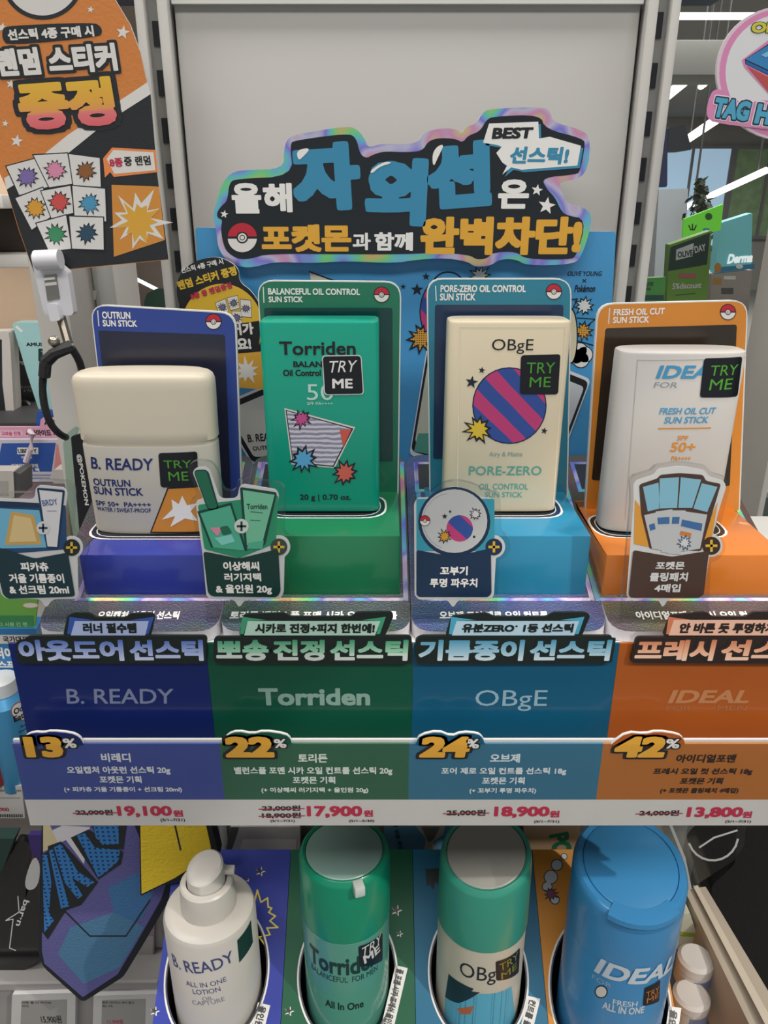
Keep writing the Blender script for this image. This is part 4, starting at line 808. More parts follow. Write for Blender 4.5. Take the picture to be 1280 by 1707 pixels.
for k in range(4):
    b = MB(); cm_ = m(LC[k], .5, spec=.3); x0, x1 = LB[k], LB[k + 1] - .0003
    hole = well_ring(*wells[k]); n = len(hole)
    # top skin with a real hole: joined ring by ring to the square border
    cu = sum(h[0] for h in hole) / n; cv = sum(h[1] for h in hole) / n; bord = []
    for h in hole:
        du, dv = h[0] - cu, h[1] - cv; s_ = min(((x1 - cu) / du if du > 1e-9 else ((x0 - cu) / du if du < -1e-9 else 9)), ((VB1 - cv) / dv if dv > 1e-9 else ((VB0 - cv) / dv if dv < -1e-9 else 9)))
        bord.append((cu + du * s_, cv + dv * s_))
    for cnr in ((x0, VB0), (x1, VB0), (x1, VB1), (x0, VB1)):
        i = min(range(n), key=lambda i: (bord[i][0] - cnr[0]) ** 2 + (bord[i][1] - cnr[1]) ** 2); bord[i] = cnr
    vs = [LT.pt(u, v) for u, v in hole] + [LT.pt(u, v) for u, v in bord]
    b.add(vs, [((i + 1) % n, i, n + i, n + (i + 1) % n) for i in range(n)], cm_)
    vs = [LT.pt(u, v) for u, v in hole] + [Vector((LT.pt(u, v).x, LT.pt(u, v).y, Z(.5228))) for u, v in hole]
    b.add(vs, [(i, (i + 1) % n, n + (i + 1) % n, n + i) for i in range(n)], m('#191b26', .5))
    rng = lambda g: well_ring(wells[k][0], wells[k][1], wells[k][2] + g)
    for g0, g1, mt in ((0, .0009, m('#23263c', .4)), (.0009, .0019, WH)):
        A, B_ = rng(g0), rng(g1); b.add([LT.pt(u, v, .0002) for u, v in A] + [LT.pt(u, v, .0002) for u, v in B_], [((i + 1) % n, i, n + i, n + (i + 1) % n) for i in range(n)], mt)
    dn = lambda P: Vector((P.x, P.y, Z(.5228))); hv = [dn(LT.pt(u, v)) for u, v in hole]; bt = [LT.pt(u, v) for u, v in bord]; bd = [dn(p) for p in bt]
    b.add(hv + bd, [(i, (i + 1) % n, n + (i + 1) % n, n + i) for i in range(n)], cm_); b.add(bt + bd, [((i + 1) % n, i, n + i, n + (i + 1) % n) for i in range(n)], cm_)
    st = lambda x, y, r: (b.star(LT, x + 1, y + 1, r * 1.25, WH, .0003, rot=75), b.star(LT, x, y, r, K, .0004, rot=75))
    if k == 0:
        st(433, 1452, 7); st(412, 1466, 3); st(257, 1685, 7)
        ye = m('#efd84c', .4); b.line(LT, [(415, 1503), (420, 1495), (424, 1505), (429, 1484), (435, 1504), (446, 1497), (447, 1512), (453, 1514), (448, 1521), (459, 1527), (450, 1535), (463, 1546), (445, 1547), (450, 1558), (432, 1562), (443, 1577)], 2.6, ye, .0004)
        lab = [(421, 1707, 437, 1675), '올인원 로션', (434, 1676), (418, 1740)]
    if k == 1: st(660, 1517, 8); st(665, 1556, 5); st(481, 1685, 7); lab = [0, '풀 포맨 시카 프레쉬 올인원', (663, 1614), (640, 1712)]
    if k == 2:
        b.G(LT, [(709, 1449), (732, 1447), (734, 1480), (726, 1470), (722, 1484), (716, 1474), (711, 1478)], m('#14262c', .4), .0004); lab = [0, '컨트롤 올인원', (884, 1665), (868, 1730)]
    if k == 3:
        for x, y, r in ((918, 1462, 12), (928, 1442, 10), (912, 1478, 9), (940, 1428, 6), (925, 1500, 8)): b.disc(LT, x, y, r, r, K, .0003); b.disc(LT, x, y, r - 1.5, r - 1.5, m('#c6ccd4', .4), .0004)
        b.burst(LT, 918, 1490, 13, m('#7a3450', .4), K, .0006); lab = [0, '올인원', (1119, 1682), (1113, 1725)]
    bl, br = lab[2], lab[3]; d = (Vector(br) - Vector(bl)).normalized(); e = Vector((-d.y, d.x))
    q = [Vector(bl) - d * 4 + e * 5, Vector(br) + d * 4 + e * 5, Vector(br) + d * 4 - e * 16, Vector(bl) - d * 4 - e * 16]
    b.G(LT, [tuple(x) for x in q], WH, .0005); b.T(LT, lab[1], bl[0], 0, br[0], 0, K, .04, .0008, h=13, bl=tuple(Vector(bl) + e * 2), br=tuple(Vector(br) + e * 2))
    o = b.build('colour_section', t5); o['label'] = NM[k] + ' section with a white-rimmed well'
# ------------------------------------------------------------------ bottles
ZB = Z(.5232)
wb = m('#cfcac3', .32, var=.02)
t = thing('pump_bottle', 'off-white pump bottle with slanted head in the blue well', 'bottle', (-.0985, .319, ZB), 'bottles on the lower stand')
cx, cy, r = -.0985, .319, .0256; zs = at(345, 1510, .319).z + .002
b = MB(); b.lathe((cx, cy), [(r - .003, ZB), (r, ZB + .003), (r, zs - .005), (r - .0012, zs - .002), (r - .0035, zs - .0005), (r - .007, zs), (.006, zs + .0004)], wb)
S = Cyl(cx, cy, r); nv = m('#4a5080', .4)
b.T(S, 'B. READY', 293, 1609, 391, 1628, nv, .01, dy=-26); b.T(S, 'ALL IN ONE', 312, 1640, 378, 1648, nv, .0, dy=-12); b.T(S, 'LOTION', 323, 1651, 368, 1659, nv, .0, dy=-9); b.T(S, 'OIL', 338, 1662, 356, 1668, m('#8a8a94', .4), .0, dy=-4); b.T(S, 'CAPTURE', 322, 1670, 375, 1677, m('#8a8a94', .4), .0, dy=-10)
b.build('body', t)
b = MB(); b.lathe((cx, cy), [(.0150, zs), (.0155, zs + .001), (.0150, zs + .012), (.0145, zs + .0165), (.0135, zs + .0175), (.0112, zs + .0178), (.011, zs + .012)], wb, caps=False); b.build('collar', t)
b = MB(); R = []
for z, q, sl in ((zs + .008, .0105, 0), (zs + .0245, .0104, .12), (zs + .0268, .0100, .32), (zs + .0276, .0088, .36), (zs + .0276, .004, .36)):
    R.append([(cx + q * math.cos(2 * math.pi * j / 40), cy + q * math.sin(2 * math.pi * j / 40), z + sl * (q * math.sin(2 * math.pi * j / 40 + .5))) for j in range(40)])
b.loft(R, wb); zz = zs + .0215; b.box((cx + .007, cy + .001, zz - .0018), (cx + .0155, cy + .0055, zz + .0018), wb, .0008); b.build('pump_head', t)
S2 = Cyl(cx, cy, r); b = MB(); u0 = .0205; vv = lambda px, py: S2.hit(px, py)
b.flat(S2, [(u0, zs - CAMZ - .007), (u0 + .012, zs - CAMZ - .004), (u0 + .012, zs - CAMZ - .021), (u0, zs - CAMZ - .024)], [(0, 3, 2, 1)], m('#173a34', .35), .0004); b.build('try_me_sticker', t)
def capbottle(label, cx, cy, r, ycap, yseam, body, capm, discm, tilt, nub):
    t = thing('capped_bottle', label, 'bottle', (cx, cy, ZB), 'bottles on the lower stand'); z1 = at(cx * FPX / .42 + 640, ycap, cy).z; zsm = at(cx * FPX / .42 + 640, yseam, cy - r).z
    b = MB(); b.lathe((cx, cy), [(r - .003, ZB), (r, ZB + .003), (r, zsm - .0006), (r - .001, zsm)], body, 64); return t, b, z1, zsm, Cyl(cx, cy, r)
def tilted(cx, cy, rows, n=64, ang=0):
    return [[(cx + q * math.cos(2 * math.pi * j / n), cy + q * math.sin(2 * math.pi * j / n), z + sl * q * math.sin(2 * math.pi * j / n + ang)) for j in range(n)] for q, z, sl in rows]
cx, cy, r = -.0215, .3185, .0245
tc_ = m('#5aa08e', .25, var=.03, coat=.4); gc = m('#0b8f6c', .3, coat=.2)
t, b, z1, zsm, S = capbottle('translucent turquoise bottle with green cap and grey lid disc, in the green well', cx, cy, r, 1413, 1574, tc_, gc, None, 0, 1)
b.T(S, 'Torriden', 519, 1597, 629, 1626, m('#123a38', .4), .03); b.T(S, 'BALANCEFUL  FOR MEN', 521, 1629, 629, 1638, m('#123a38', .4), .0); b.T(S, 'All In One', 543, 1672, 606, 1684, K, .02); b.build('body', t)
b = MB(); b.loft(tilted(cx, cy, [(r + .0002, zsm, 0), (r + .0004, zsm + .002, 0), (r + .0002, z1 - .004, .0), (r - .0006, z1 - .0012, 0), (r - .002, z1, 0), (r - .0032, z1 - .0004, 0), (r - .0034, z1 - .0016, 0)]), gc); cap = b.build('cap', t)
b = MB(); b.lathe((cx, cy), [(r - .0036, z1 - .0015), (r - .0036, z1 - .0009), (r - .0042, z1 - .0004), (.002, z1 - .0002)], m('#8fb0a8', .35), 64); b.build('lid_disc', cap)
b = MB(); a = Vector((cx + .0085, cy - r + .0022, z1)); b.box(a + Vector((-.0028, -.0050, -.006)), a + Vector((.0028, .0015, .0003)), m('#cfd9d4', .3), .0008, rot=Matrix.Rotation(.3, 4, 'Z')); b.build('nozzle', cap)
sticker(t, S, [(597, 1577), (637, 1554), (637, 1600), (599, 1611)], [('TRY', 601, 1573, 634, 1588, .25, .0, -10), ('ME', 607, 1585, 633, 1599, 0, .03, -8)], W)
cx, cy, r = .0555, .3185, .0248; gc2 = m('#3a9a84', .3, coat=.2)
t, b, z1, zsm, S = capbottle('cream bottle with sea-green cap and slanted grey lid, in the teal blue well', cx, cy, r, 1418, 1588, m('#cfc7b4', .3, var=.02), gc2, None, 0, 0)
b.T(S, 'OBgE', 765, 1612, 840, 1642, K, .0)
b.G(S, [(748, 1623), (772, 1640), (790, 1648), (786, 1652), (800, 1654), (780, 1666), (764, 1672), (742, 1662)], m('#173038', .4), .0004); b.G(S, [(742, 1664), (770, 1668), (800, 1656), (830, 1654), (852, 1644), (858, 1700), (860, 1740), (740, 1740)], pattern('aqua_dots', 'dots', '#2b6f86', '#62b4d0', 700), .0003)
b.G(S, [(762, 1680), (790, 1676), (784, 1690), (768, 1690)], m('#c06a3c', .4), .0006); b.build('body', t)
b = MB(); b.loft(tilted(cx, cy, [(r + .0004, zsm, 0), (r + .0006, zsm + .002, 0), (r + .0002, z1 - .008, .0), (r, z1 - .004, .14), (r - .0006, z1 - .0012, .2), (r - .002, z1, .2), (r - .0032, z1 - .0004, .2), (r - .0034, z1 - .0016, .2)], ang=.5), gc2); cap = b.build('cap', t)
b = MB(); b.loft(tilted(cx, cy, [(r - .0036, z1 - .0018, .2), (r - .0036, z1 - .0008, .2), (r - .0042, z1 - .0003, .2), (.002, z1 - .0001, .2)], ang=.5), m('#a5a49c', .4)); b.build('lid_disc', cap)
sticker(t, S, [(826, 1602), (866, 1579), (864, 1620), (827, 1634)], [('TRY', 833, 1600, 862, 1612, 0, .0, -8), ('ME', 836, 1615, 860, 1626, 0, .0, -7)], m('#8a8f3a', .4))
cx, cy, r = .1312, .3095, .0295; ib = m('#3f8fc8', .3, var=.03, coat=.2); TL = .26
t, b, z1, zsm, S = capbottle('blue bottle with flip lid and white slanted lettering, in the orange well', cx, cy, r, 1440, 1618, ib, ib, None, 0, 0)
b.T(S, 'IDEAL', 987, 1612, 1112, 1639, m('#c9d6e0', .4), .035, .0014, sh=.25); b.T(S, 'FOR', 985, 1632, 1020, 1640, m('#8fb4d0', .4), .0); b.T(S, 'FRESH', 1020, 1669, 1062, 1678, m('#c9d6e0', .4), .02, dy=-2); b.T(S, 'ALL IN ONE', 1002, 1678, 1072, 1690, m('#c9d6e0', .4), .03)
b.G(S, circ(1002, 1653, 11, 0, 360, 14)[:-1], K, .0003); b.G(S, circ(1002, 1653, 9, 0, 360, 14)[:-1], W, .0004); b.build('body', t)
b = MB(); b.loft(tilted(cx, cy, [(r + .0002, zsm, 0), (r + .0004, zsm + .001, 0), (r + .0002, z1 - .016, .0), (r + .0002, z1 - .004, TL), (r - .0006, z1 - .0012, TL), (r - .002, z1, TL), (r - .0046, z1, TL), (r - .005, z1 - .001, TL)], ang=.12), ib)
lipm = m('#347fb6', .35); zf = lambda a, q, z: z + TL * q * math.sin(math.atan2(-math.cos(a), math.sin(a)) + .12)
b.add([(cx + (r + .0006) * math.sin(a), cy - (r + .0006) * math.cos(a), zf(a, r, z)) for z in (z1 - .0012, z1 - .0075) for a in [(-.62 + 1.24 * i / 12) for i in range(13)]], [(i, 13 + i, 14 + i, i + 1) for i in range(12)], lipm); cap = b.build('cap', t)
b = MB(); b.loft(tilted(cx, cy, [(r - .0052, z1 - .001, TL), (r - .0052, z1, TL), (r - .006, z1 + .0005, TL), (.002, z1 + .0007, TL)], ang=.12), ib); b.build('lid_disc', cap)
b = MB(); ed = [(-.62 + 1.24 * i / 12) for i in range(13)]; vs = []
for q, z in ((r - .006, z1 + .0008), (r + .0018, z1 + .0004), (r + .0018, z1 - .0028), (r - .006, z1 - .0028)): vs += [(cx + q * math.sin(a), cy - q * math.cos(a), zf(a, q, z)) for a in ed]
b.add(vs, [(j * 13 + i, j * 13 + i + 1, ((j + 1) % 4) * 13 + i + 1, ((j + 1) % 4) * 13 + i) for j in range(4) for i in range(12)] + [(0, 13, 26, 39), (12, 51, 38, 25)], ib); b.build('lid_lip', cap)
sticker(t, S, [(1074, 1646), (1100, 1632), (1098, 1668), (1071, 1676)], [('TRY', 1077, 1650, 1097, 1659, 0, .0, -5), ('ME', 1078, 1660, 1096, 1668, 0, .0, -4)], m('#c87a2c', .4))
# ------------------------------------------------------------------ lower bay behind and beside the bottles
lowm = m('#a9a6a0', .5)
tag(MB().box((-.143, .2, Z(.545)), (.178, .60, Z(.5235)), m('#8e8b88', .5), .001).build('lower_shelf'), 'grey lower shelf carrying the sloped bottle stand', 'shelf')
zl = at(100, 1642, .40).z
tag(MB().box((-.62, .400, zl - .16), (-.1435, .62, zl), m('#8d8a88', .5), .001).build('tag_shelf'), 'grey shelf at lower left whose front carries the electronic price tags', 'shelf')
tag(MB().box((-.145, .402, Z(.5225)), (.205, .4045, Z(.21)), m('#8f8d8a', .5)).build('bay_panel'), 'grey panel behind the bottles under the display shelf', 'panel')
def pixbox(name, label, cat, pts, Y, depth, mat, extra=None, r=.001, group=None, leg=False):
    S = wall(Y); b = MB(); b.SL(S, pts, -depth, 0, mat, r=r)
    if leg:                                       # foot post down to the floor
        lo = min(p.z for p in b.v); xs = [p.x for p in b.v]; q = (max(xs) - min(xs)) * .3; c = (max(xs) + min(xs)) / 2
        b.box((c - q, Y + depth * .1, 0), (c + q, Y + depth * .9, lo + depth * .5), m('#6a6a68', .5))
    if extra: extra(b, S)
    return tag(b.build(name), label, cat, group)
pixbox('storage_box', 'pale open box behind the pump bottle under the price strip', 'box', [(384, 1378), (500, 1378), (500, 1422), (376, 1422)], .392, .008, m('#d0ccc5', .5), lambda b, S: (b.G(S, [(404, 1399), (494, 1399), (494, 1419), (400, 1419)], m('#f0eae0', .5), .0003), b.G(S, [(384, 1379), (398, 1379), (384, 1419), (377, 1419)], m('#6b6966', .5), .0003)))
pixbox('blue_pouch', 'light blue pouch with dark vertical print behind the green-capped bottle', 'pouch', [(640, 1372), (780, 1372), (776, 1422), (640, 1422)], .392, .006, m('#6ba3c4', .4), lambda b, S: (b.T(S, '로 얻은 카드', 655, 0, 660, 0, m('#1f2c44', .4), .02, .0004, h=8, bl=(654, 1372), br=(664, 1418)), b.G(S, [(692, 1376), (742, 1376), (738, 1392), (722, 1404), (728, 1418), (706, 1418), (710, 1398)], m('#cfc9b8', .4), .0003), b.G(S, [(702, 1378), (734, 1378), (722, 1400), (714, 1404)], m('#8b7f74', .4), .0004)))
pixbox('tan_packet', 'tan packet with a green word behind the cream bottle', 'packet', [(872, 1372), (966, 1372), (962, 1420), (876, 1420)], .392, .006, m('#b9a183', .45), lambda b, S: (b.T(S, 'PO', 914, 0, 954, 0, m('#1c7a5a', .4), .05, .0004, h=34, bl=(914, 1392), br=(922, 1428)),))
pixbox('fabric_pouch', 'dark-edged purple and blue fabric pouch hanging at lower left', 'pouch', [(70, 1366), (236, 1366), (262, 1420), (300, 1440), (282, 1500), (240, 1572), (206, 1628), (138, 1671), (72, 1612), (64, 1590), (66, 1480)], .362, .012, m('#191c24', .8),
  lambda b, S: (b.G(S, [(74, 1370), (222, 1370), (246, 1430), (284, 1452), (268, 1500), (226, 1574), (196, 1624), (138, 1662), (74, 1606), (70, 1585), (70, 1480)], m('#5f5c96', .85, bump=.4, scale=700), .0002),
    b.G(S, [(74, 1390), (104, 1376), (150, 1378), (140, 1440), (110, 1400), (76, 1418)], m('#d4cfd4', .8), .0003), b.G(S, [(72, 1372), (82, 1372), (96, 1404), (72, 1420)], m('#cfc39a', .8), .0004),
    [b.G(S, q, K, .0005 + i * .00003) for i, q in enumerate(([(68, 1426), (80, 1418), (94, 1440), (110, 1518), (80, 1566), (68, 1550)], [(80, 1410), (102, 1402), (164, 1470), (136, 1508), (96, 1522), (80, 1440)], [(118, 1396), (148, 1382), (206, 1420), (202, 1440), (164, 1466)], [(150, 1372), (212, 1372), (206, 1416), (170, 1408)]))],
    [b.G(S, q, pattern('polka', 'dots', '#13305c', '#3277b8', 300, .85), .0008) for q in ([(71, 1424), (79, 1424), (86, 1470), (82, 1520), (90, 1534), (74, 1554)], [(82, 1418), (88, 1414), (112, 1496), (116, 1510), (102, 1514)], [(90, 1412), (102, 1406), (130, 1452), (158, 1470), (146, 1478), (120, 1462), (138, 1492), (130, 1498), (108, 1470)], [(128, 1392), (142, 1388), (158, 1412), (200, 1416), (198, 1434), (176, 1454), (164, 1462)], [(156, 1376), (198, 1376), (198, 1406), (172, 1408), (160, 1396)])],
    b.G(S, [(180, 1480), (226, 1456), (262, 1470), (238, 1530), (196, 1548)], m('#3f70a0', .85, bump=.4, scale=700), .0003), b.G(S, [(118, 1545), (190, 1520), (240, 1545), (200, 1612), (140, 1640), (96, 1590)], m('#4a7a9c', .85, bump=.4, scale=700), .0004), b.line(S, [(100, 1510), (150, 1560), (210, 1560), (250, 1500)], 2.5, K, .0006)), r=.004)
pixbox('yellow_pouch', 'yellow fabric pouch with black trim beside the purple pouch', 'pouch', [(232, 1366), (350, 1366), (366, 1430), (300, 1470), (270, 1476), (234, 1494)], .352, .009, m('#15171c', .8), lambda b, S: (b.G(S, [(234, 1368), (342, 1368), (354, 1424), (290, 1464), (236, 1490)], m('#eccb2e', .8, bump=.5, scale=500), .0003), b.line(S, [(291, 1372), (301, 1416)], 3, K, .0005)), r=.002)
def esl(name, label, pts, scr, txt):
    S = wall(.394); t = MB(); t.SL(S, pts, -.0055, 0, m('#c9c7c6', .4), r=.0012); t.G(S, scr, m('#9a9895', .3), .0002)
    for s_, x0, y0, x1, y1, c in txt: t.T(S, s_, x0, y0, x1, y1, m(c, .4), .02, .0004)
    return tag(t.build(name), label, 'price tag', 'electronic price tags at lower left')
esl('price_tag', 'white electronic price tag reading 15,900 at the lower left', [(20, 1658), (126, 1655), (124, 1790), (16, 1790)], [(36, 1668), (112, 1666), (110, 1760), (32, 1760)], [('15,900원', 70, 1692, 104, 1706, '#2b2a2c'), ('바른 홈 더 바이브', 37, 1669, 86, 1673, '#3a393b'), ('이지', 37, 1675, 48, 1679, '#3a393b')])
esl('price_tag', 'white electronic price tag with a red dot beside the blue stand', [(156, 1660), (262, 1657), (260, 1790), (152, 1790)], [(170, 1667), (243, 1665), (241, 1760), (168, 1760)], [('11,900원', 180, 1699, 206, 1707, '#a83a4c'), ('원목 사이언스 뷰티 괄사', 171, 1669, 224, 1673, '#3a393b'), ('헤드 구피', 171, 1675, 188, 1679, '#3a393b')])
pixbox('price_tag_rail', 'clear rail running behind the electronic price tags', 'rail', [(-60, 1642), (262, 1638), (262, 1648), (-60, 1652)], .397, .0026, m('#9d9a98', .4))
pixbox('pink_packet', 'pale pink packet hanging behind the purple pouch', 'packet', [(-30, 1400), (258, 1400), (256, 1640), (-40, 1640)], .425, .004, m('#a8929c', .45), lambda b, S: (b.G(S, [(-30, 1402), (20, 1402), (6, 1480), (-40, 1480)], m('#1f3a36', .45), .0003), b.G(S, [(190, 1560), (256, 1560), (250, 1632), (170, 1632)], m('#b9b4ae', .45), .0003), b.line(S, [(60, 1402), (36, 1636)], 2, m('#7b6c74', .5), .0003)))
pixbox('corded_gadget', 'black glossy gadget with a white brand word in its packet, at lower left', 'gadget', [(42, 1500), (64, 1426), (66, 1600), (44, 1616), (16, 1624), (-30, 1630), (-40, 1560), (10, 1440), (26, 1400), (50, 1404)], .412, .006, m('#17181b', .2, coat=.5),
  lambda b, S: (b.G(S, [(56, 1424), (68, 1440), (64, 1478), (46, 1486), (40, 1470)], m('#d6d6d4', .3), .0003, sm=2), b.T(S, 'bar·n', 0, 0, 0, 0, WH, .02, .0004, h=10, bl=(40, 1499), br=(26, 1542)), b.line(S, [(30, 1494), (32, 1520), (10, 1534), (22, 1532), (16, 1580), (26, 1584)], 1.6, WH, .0004)), r=.004)
pixbox('purple_case', 'dark purple case tucked behind the fabric pouch', 'case', [(46, 1392), (78, 1392), (70, 1440), (52, 1420)], .404, .004, m('#3a2a70', .4))
# right-hand lower corner
pixbox('blister_pack', 'clear plastic goggle pack hanging right of the blue bottle', 'pack', [(1100, 1372), (1244, 1372), (1240, 1412), (1222, 1436), (1180, 1462), (1150, 1484), (1128, 1440)], .365, .012, clear('blister', (.8, .83, .83), 1.6, .08),
  lambda b, S: (b.line(S, circ(1188, 1392, 42, 200, 350, 10), 3.5, m('#c9cdcd', .25), .0004), b.line(S, [(1118, 1376), (1140, 1430), (1150, 1480)], 5, m('#b9bdbd', .25), .0004), b.line(S, [(1166, 1412), (1190, 1396), (1228, 1384)], 3, m('#d0d4d4', .25), .0004)), r=.004)
b = MB(); q0, q1, q2, q3 = at(1140, 1482, .40), at(1176, 1478, .40), at(1330, 1735, .29), at(1262, 1735, .29)
dn = Vector((0, 0, -.05)); b.add([q0, q1, q2, q3, q0 + dn, q1 + dn, q2 + dn, q3 + dn], [(3, 2, 1, 0), (0, 1, 5, 4), (1, 2, 6, 5), (2, 3, 7, 6), (3, 0, 4, 7), (4, 5, 6, 7)], m('#b5a998', .5))
l0, l1, l2, l3 = at(1154, 1480, .3995), at(1162, 1479, .3995), at(1300, 1730, .2895), at(1284, 1730, .2895)
b.add([l0 + Vector((0, 0, .002)), l1 + Vector((0, 0, .002)), l2 + Vector((0, 0, .002)), l3 + Vector((0, 0, .002))], [(3, 2, 1, 0)], m('#d0c4b2', .5)); tag(b.build('drawer_rail'), 'beige ribbed rail slanting down at the lower right corner', 'rail')
def jar(label, px, py, Y, r, h):
    t = thing('small_jar', label, 'jar', at(px, py, Y), 'white jars beside the blue bottle'); p = at(px, py, Y); b = MB(); w_ = m('#cfcbc6', .35)
    b.lathe((p.x, p.y), [(r - .002, p.z), (r, p.z + .002), (r, p.z + h * .62), (r - .001, p.z + h * .64)], w_); S = Cyl(p.x, p.y, r)
    b.flat(S, [(-.004, p.z - CAMZ + .003), (.012, p.z - CAMZ + .003), (.012, p.z - CAMZ + h * .55), (-.004, p.z - CAMZ + h * .55)], [(0, 1, 2, 3)], m('#7f86a8', .4), .0003); b.build('body', t)
    b = MB(); b.lathe((p.x, p.y), [(r, p.z + h * .645), (r + .0003, p.z + h * .66), (r, p.z + h - .002), (r - .002, p.z + h)], w_); b.build('lid', t); return t
jar('white jar with a printed label beside the blue bottle', 1152, 1634, .352, .0112, .022)
jar('white jar below the labelled one, beside the blue bottle', 1146, 1690, .335, .0112, .019)
pixbox('green_white_box', 'small white and green box beside the blue bottle', 'box', [(1120, 1528), (1150, 1522), (1164, 1566), (1160, 1582), (1126, 1582)], .375, .014, m('#c9ccba', .4), lambda b, S: (b.G(S, [(1130, 1552), (1160, 1556), (1160, 1562), (1130, 1560)], m('#8fae3a', .4), .0003),))
pixbox('dark_bag', 'black bag filling the lower right corner', 'bag', [(1228, 1340), (1420, 1340), (1420, 1850), (1300, 1850), (1230, 1640), (1184, 1478), (1226, 1440)], .42, .05, m('#0d0d0f', .9, bump=.5, scale=200), r=.006)
# ------------------------------------------------------------------ neighbouring shelf on the left
lm = m('#dcd8d2', .45)
b = MB(); a = at(-60, 545, .8); b.box((-1.4, .80, .0), (-.28, .83, 2.2), m('#dcc2a6', .55)); tag(b.build('gondola_panel'), 'beige back panel of the neighbouring shelf at far left', 'panel')
def bay(name, label, y0, Y0, Y1, th, mat, x1=-.285):
    z = at(30, y0, Y0).z; b = MB(); b.box((-1.4, Y0, z - th), (x1, Y1, z), mat, .001); return tag(b.build(name), label, 'shelf', 'shelves of the neighbouring unit')
bay('upper_shelf', 'white-edged shelf behind the orange card, topmost at far left', 324, .62, .799, .010, lm); bay('upper_shelf', 'white-edged shelf just above the beige panel at far left', 425, .66, .799, .010, lm)
b = MB(); b.box((-1.4, .70, at(30, 425, .66).z + .0004), (-.30, .79, at(20, 348, .7).z), m('#4a4038', .6), .002); tag(b.build('dark_gap_block'), 'dark brown block added to fill the dark gap between the two white-edged shelves at far left', 'filler')  # solid dark block stands in for the dark gap between the shelves
bay('product_shelf', 'shelf carrying the tubes at the left edge', 704, .56, .799, .014, m('#3b3a3c', .5), -.235)
def tubeprod(label, pts, Y, depth, mat, extra=None, name='cosmetic_tube', r=.002, group='tubes on the left shelf'):
    return pixbox(name, label, 'tube', pts, Y, depth, mat, extra, r, group)
tubeprod('aqua foil tube with dark brand lettering on the left shelf', [(20, 538), (84, 538), (112, 570), (108, 688), (66, 688), (44, 620)], .60, .014, m('#a3d0d0', .22, coat=.3), lambda b, S: (b.T(S, 'AMUSE', 44, 571, 78, 577, K, .04, .0004), b.R(S, 64, 581, 110, 602, m('#16302c', .4), .0003), b.T(S, 'TL', 70, 585, 78, 594, m('#6fae9c', .4), .02, .0006), b.line(S, [(28, 545), (36, 552)], 4, WH, .0003)))
tubeprod('black tube with pale lettering between the white tube and the aqua tube', [(19, 578), (40, 578), (64, 688), (30, 700), (26, 650)], .625, .012, m('#26272a', .35), lambda b, S: (b.T(S, 'Long', 24, 600, 40, 608, m('#b9b7b4', .4), .0, .0004), b.T(S, 'BLACK', 34, 643, 54, 647, m('#8a8886', .4), .0, .0004), b.T(S, '& TEA', 40, 649, 54, 653, m('#8a8886', .4), .0, .0004)))
tubeprod('white and black tube at the left edge of the shelf', [(-40, 554), (14, 552), (17, 575), (24, 700), (-36, 708)], .595, .014, m('#cfc8c0', .4), lambda b, S: (b.G(S, [(-40, 560), (3, 566), (4, 640), (12, 706), (-36, 707)], m('#222327', .4), .0003),))
b = MB(); pixbox('round_black_print', 'thin black disc standing for a printed circle on the black tube', 'jar', circ(36, 682, 14, 0, 360, 20)[:-1], .6115, .004, m('#1b1c1e', .4), lambda b, S: b.T(S, '100%', 27, 678, 46, 686, m('#6a6866', .4), .0, .0004), r=0)  # thin disc added for the circle printed on the black tube
pixbox('blue_arch_sign', 'small blue arched sign behind the pink one at left', 'sign', [(60, 700), (62, 686), (74, 684), (112, 684), (112, 712), (60, 712)], .556, .003, m('#2a56a8', .4))
pixbox('pink_sign', 'pink shelf sign with dark lettering at the left edge', 'sign', [(-30, 712), (66, 712), (68, 698), (112, 697), (112, 732), (-30, 732)], .55, .003, m('#d9a2b8', .45), lambda b, S: (b.T(S, 'AMUSE', 74, 699, 118, 708, K, .05, .0004), b.R(S, -2, 717, 38, 728, m('#e3b9c8', .4), .0003, .003), b.T(S, '고보습 진정', 3, 719, 35, 726, m('#c24a72', .4), .03, .0005), b.T(S, '세라마이드 가득', 44, 716, 106, 727, K, .035, .0005)))
pixbox('blue_price_card', 'blue price card in a white frame below the pink sign', 'price card', [(-40, 733), (104, 733), (102, 803), (-44, 803)], .545, .004, m('#c9c5ce', .4),
       lambda b, S: (b.G(S, [(3, 739), (93, 738), (86, 786), (-6, 786)], m('#2f55a4', .4), .0003), b.R(S, 29, 746, 64, 757, WH, .0005), b.T(S, 'LIBERTY', 31, 748, 62, 755, K, .03, .0008), b.T(S, '히알루', 36, 760, 54, 765, WH, .02, .0005), b.T(S, '피부장벽 결광템', 20, 773, 64, 779, WH, .02, .0005), b.T(S, '아크아 솔트 팩', 15, 780, 66, 786, WH, .04, .0005), b.line(S, [(30, 792), (84, 792)], 2, m('#7f86b0', .4), .0004), b.line(S, [(30, 797), (82, 797)], 2, m('#7f86b0', .4), .0004), b.G(S, [(94, 740), (103, 740), (102, 786), (90, 786)], m('#d98a8a', .4), .0004)))
b = MB(); b.tube([at(50, 719, .542), at(54, 724, .538), at(51, 748, .538), at(43, 770, .538)], .0022, m('#d9c8d2', .35)); tag(b.build('plastic_hook'), 'thin white plastic hook hanging over the blue price card', 'hook')
def pbox(label, pts, Y, scr=None):
    def ex(b, S):
        if scr: b.G(S, scr, m('#a3a09c', .4), .0003)
    return pixbox('label_holder', label, 'label holder', pts, Y, .012, m('#bdb7b0', .4), ex, .0015, 'label holders at the left edge')
pbox('grey label holder with a dark side at the left edge under the blue card', [(-40, 785), (22, 785), (24, 830), (-40, 832)], .50, [(-40, 802), (14, 802), (14, 826), (-40, 828)])
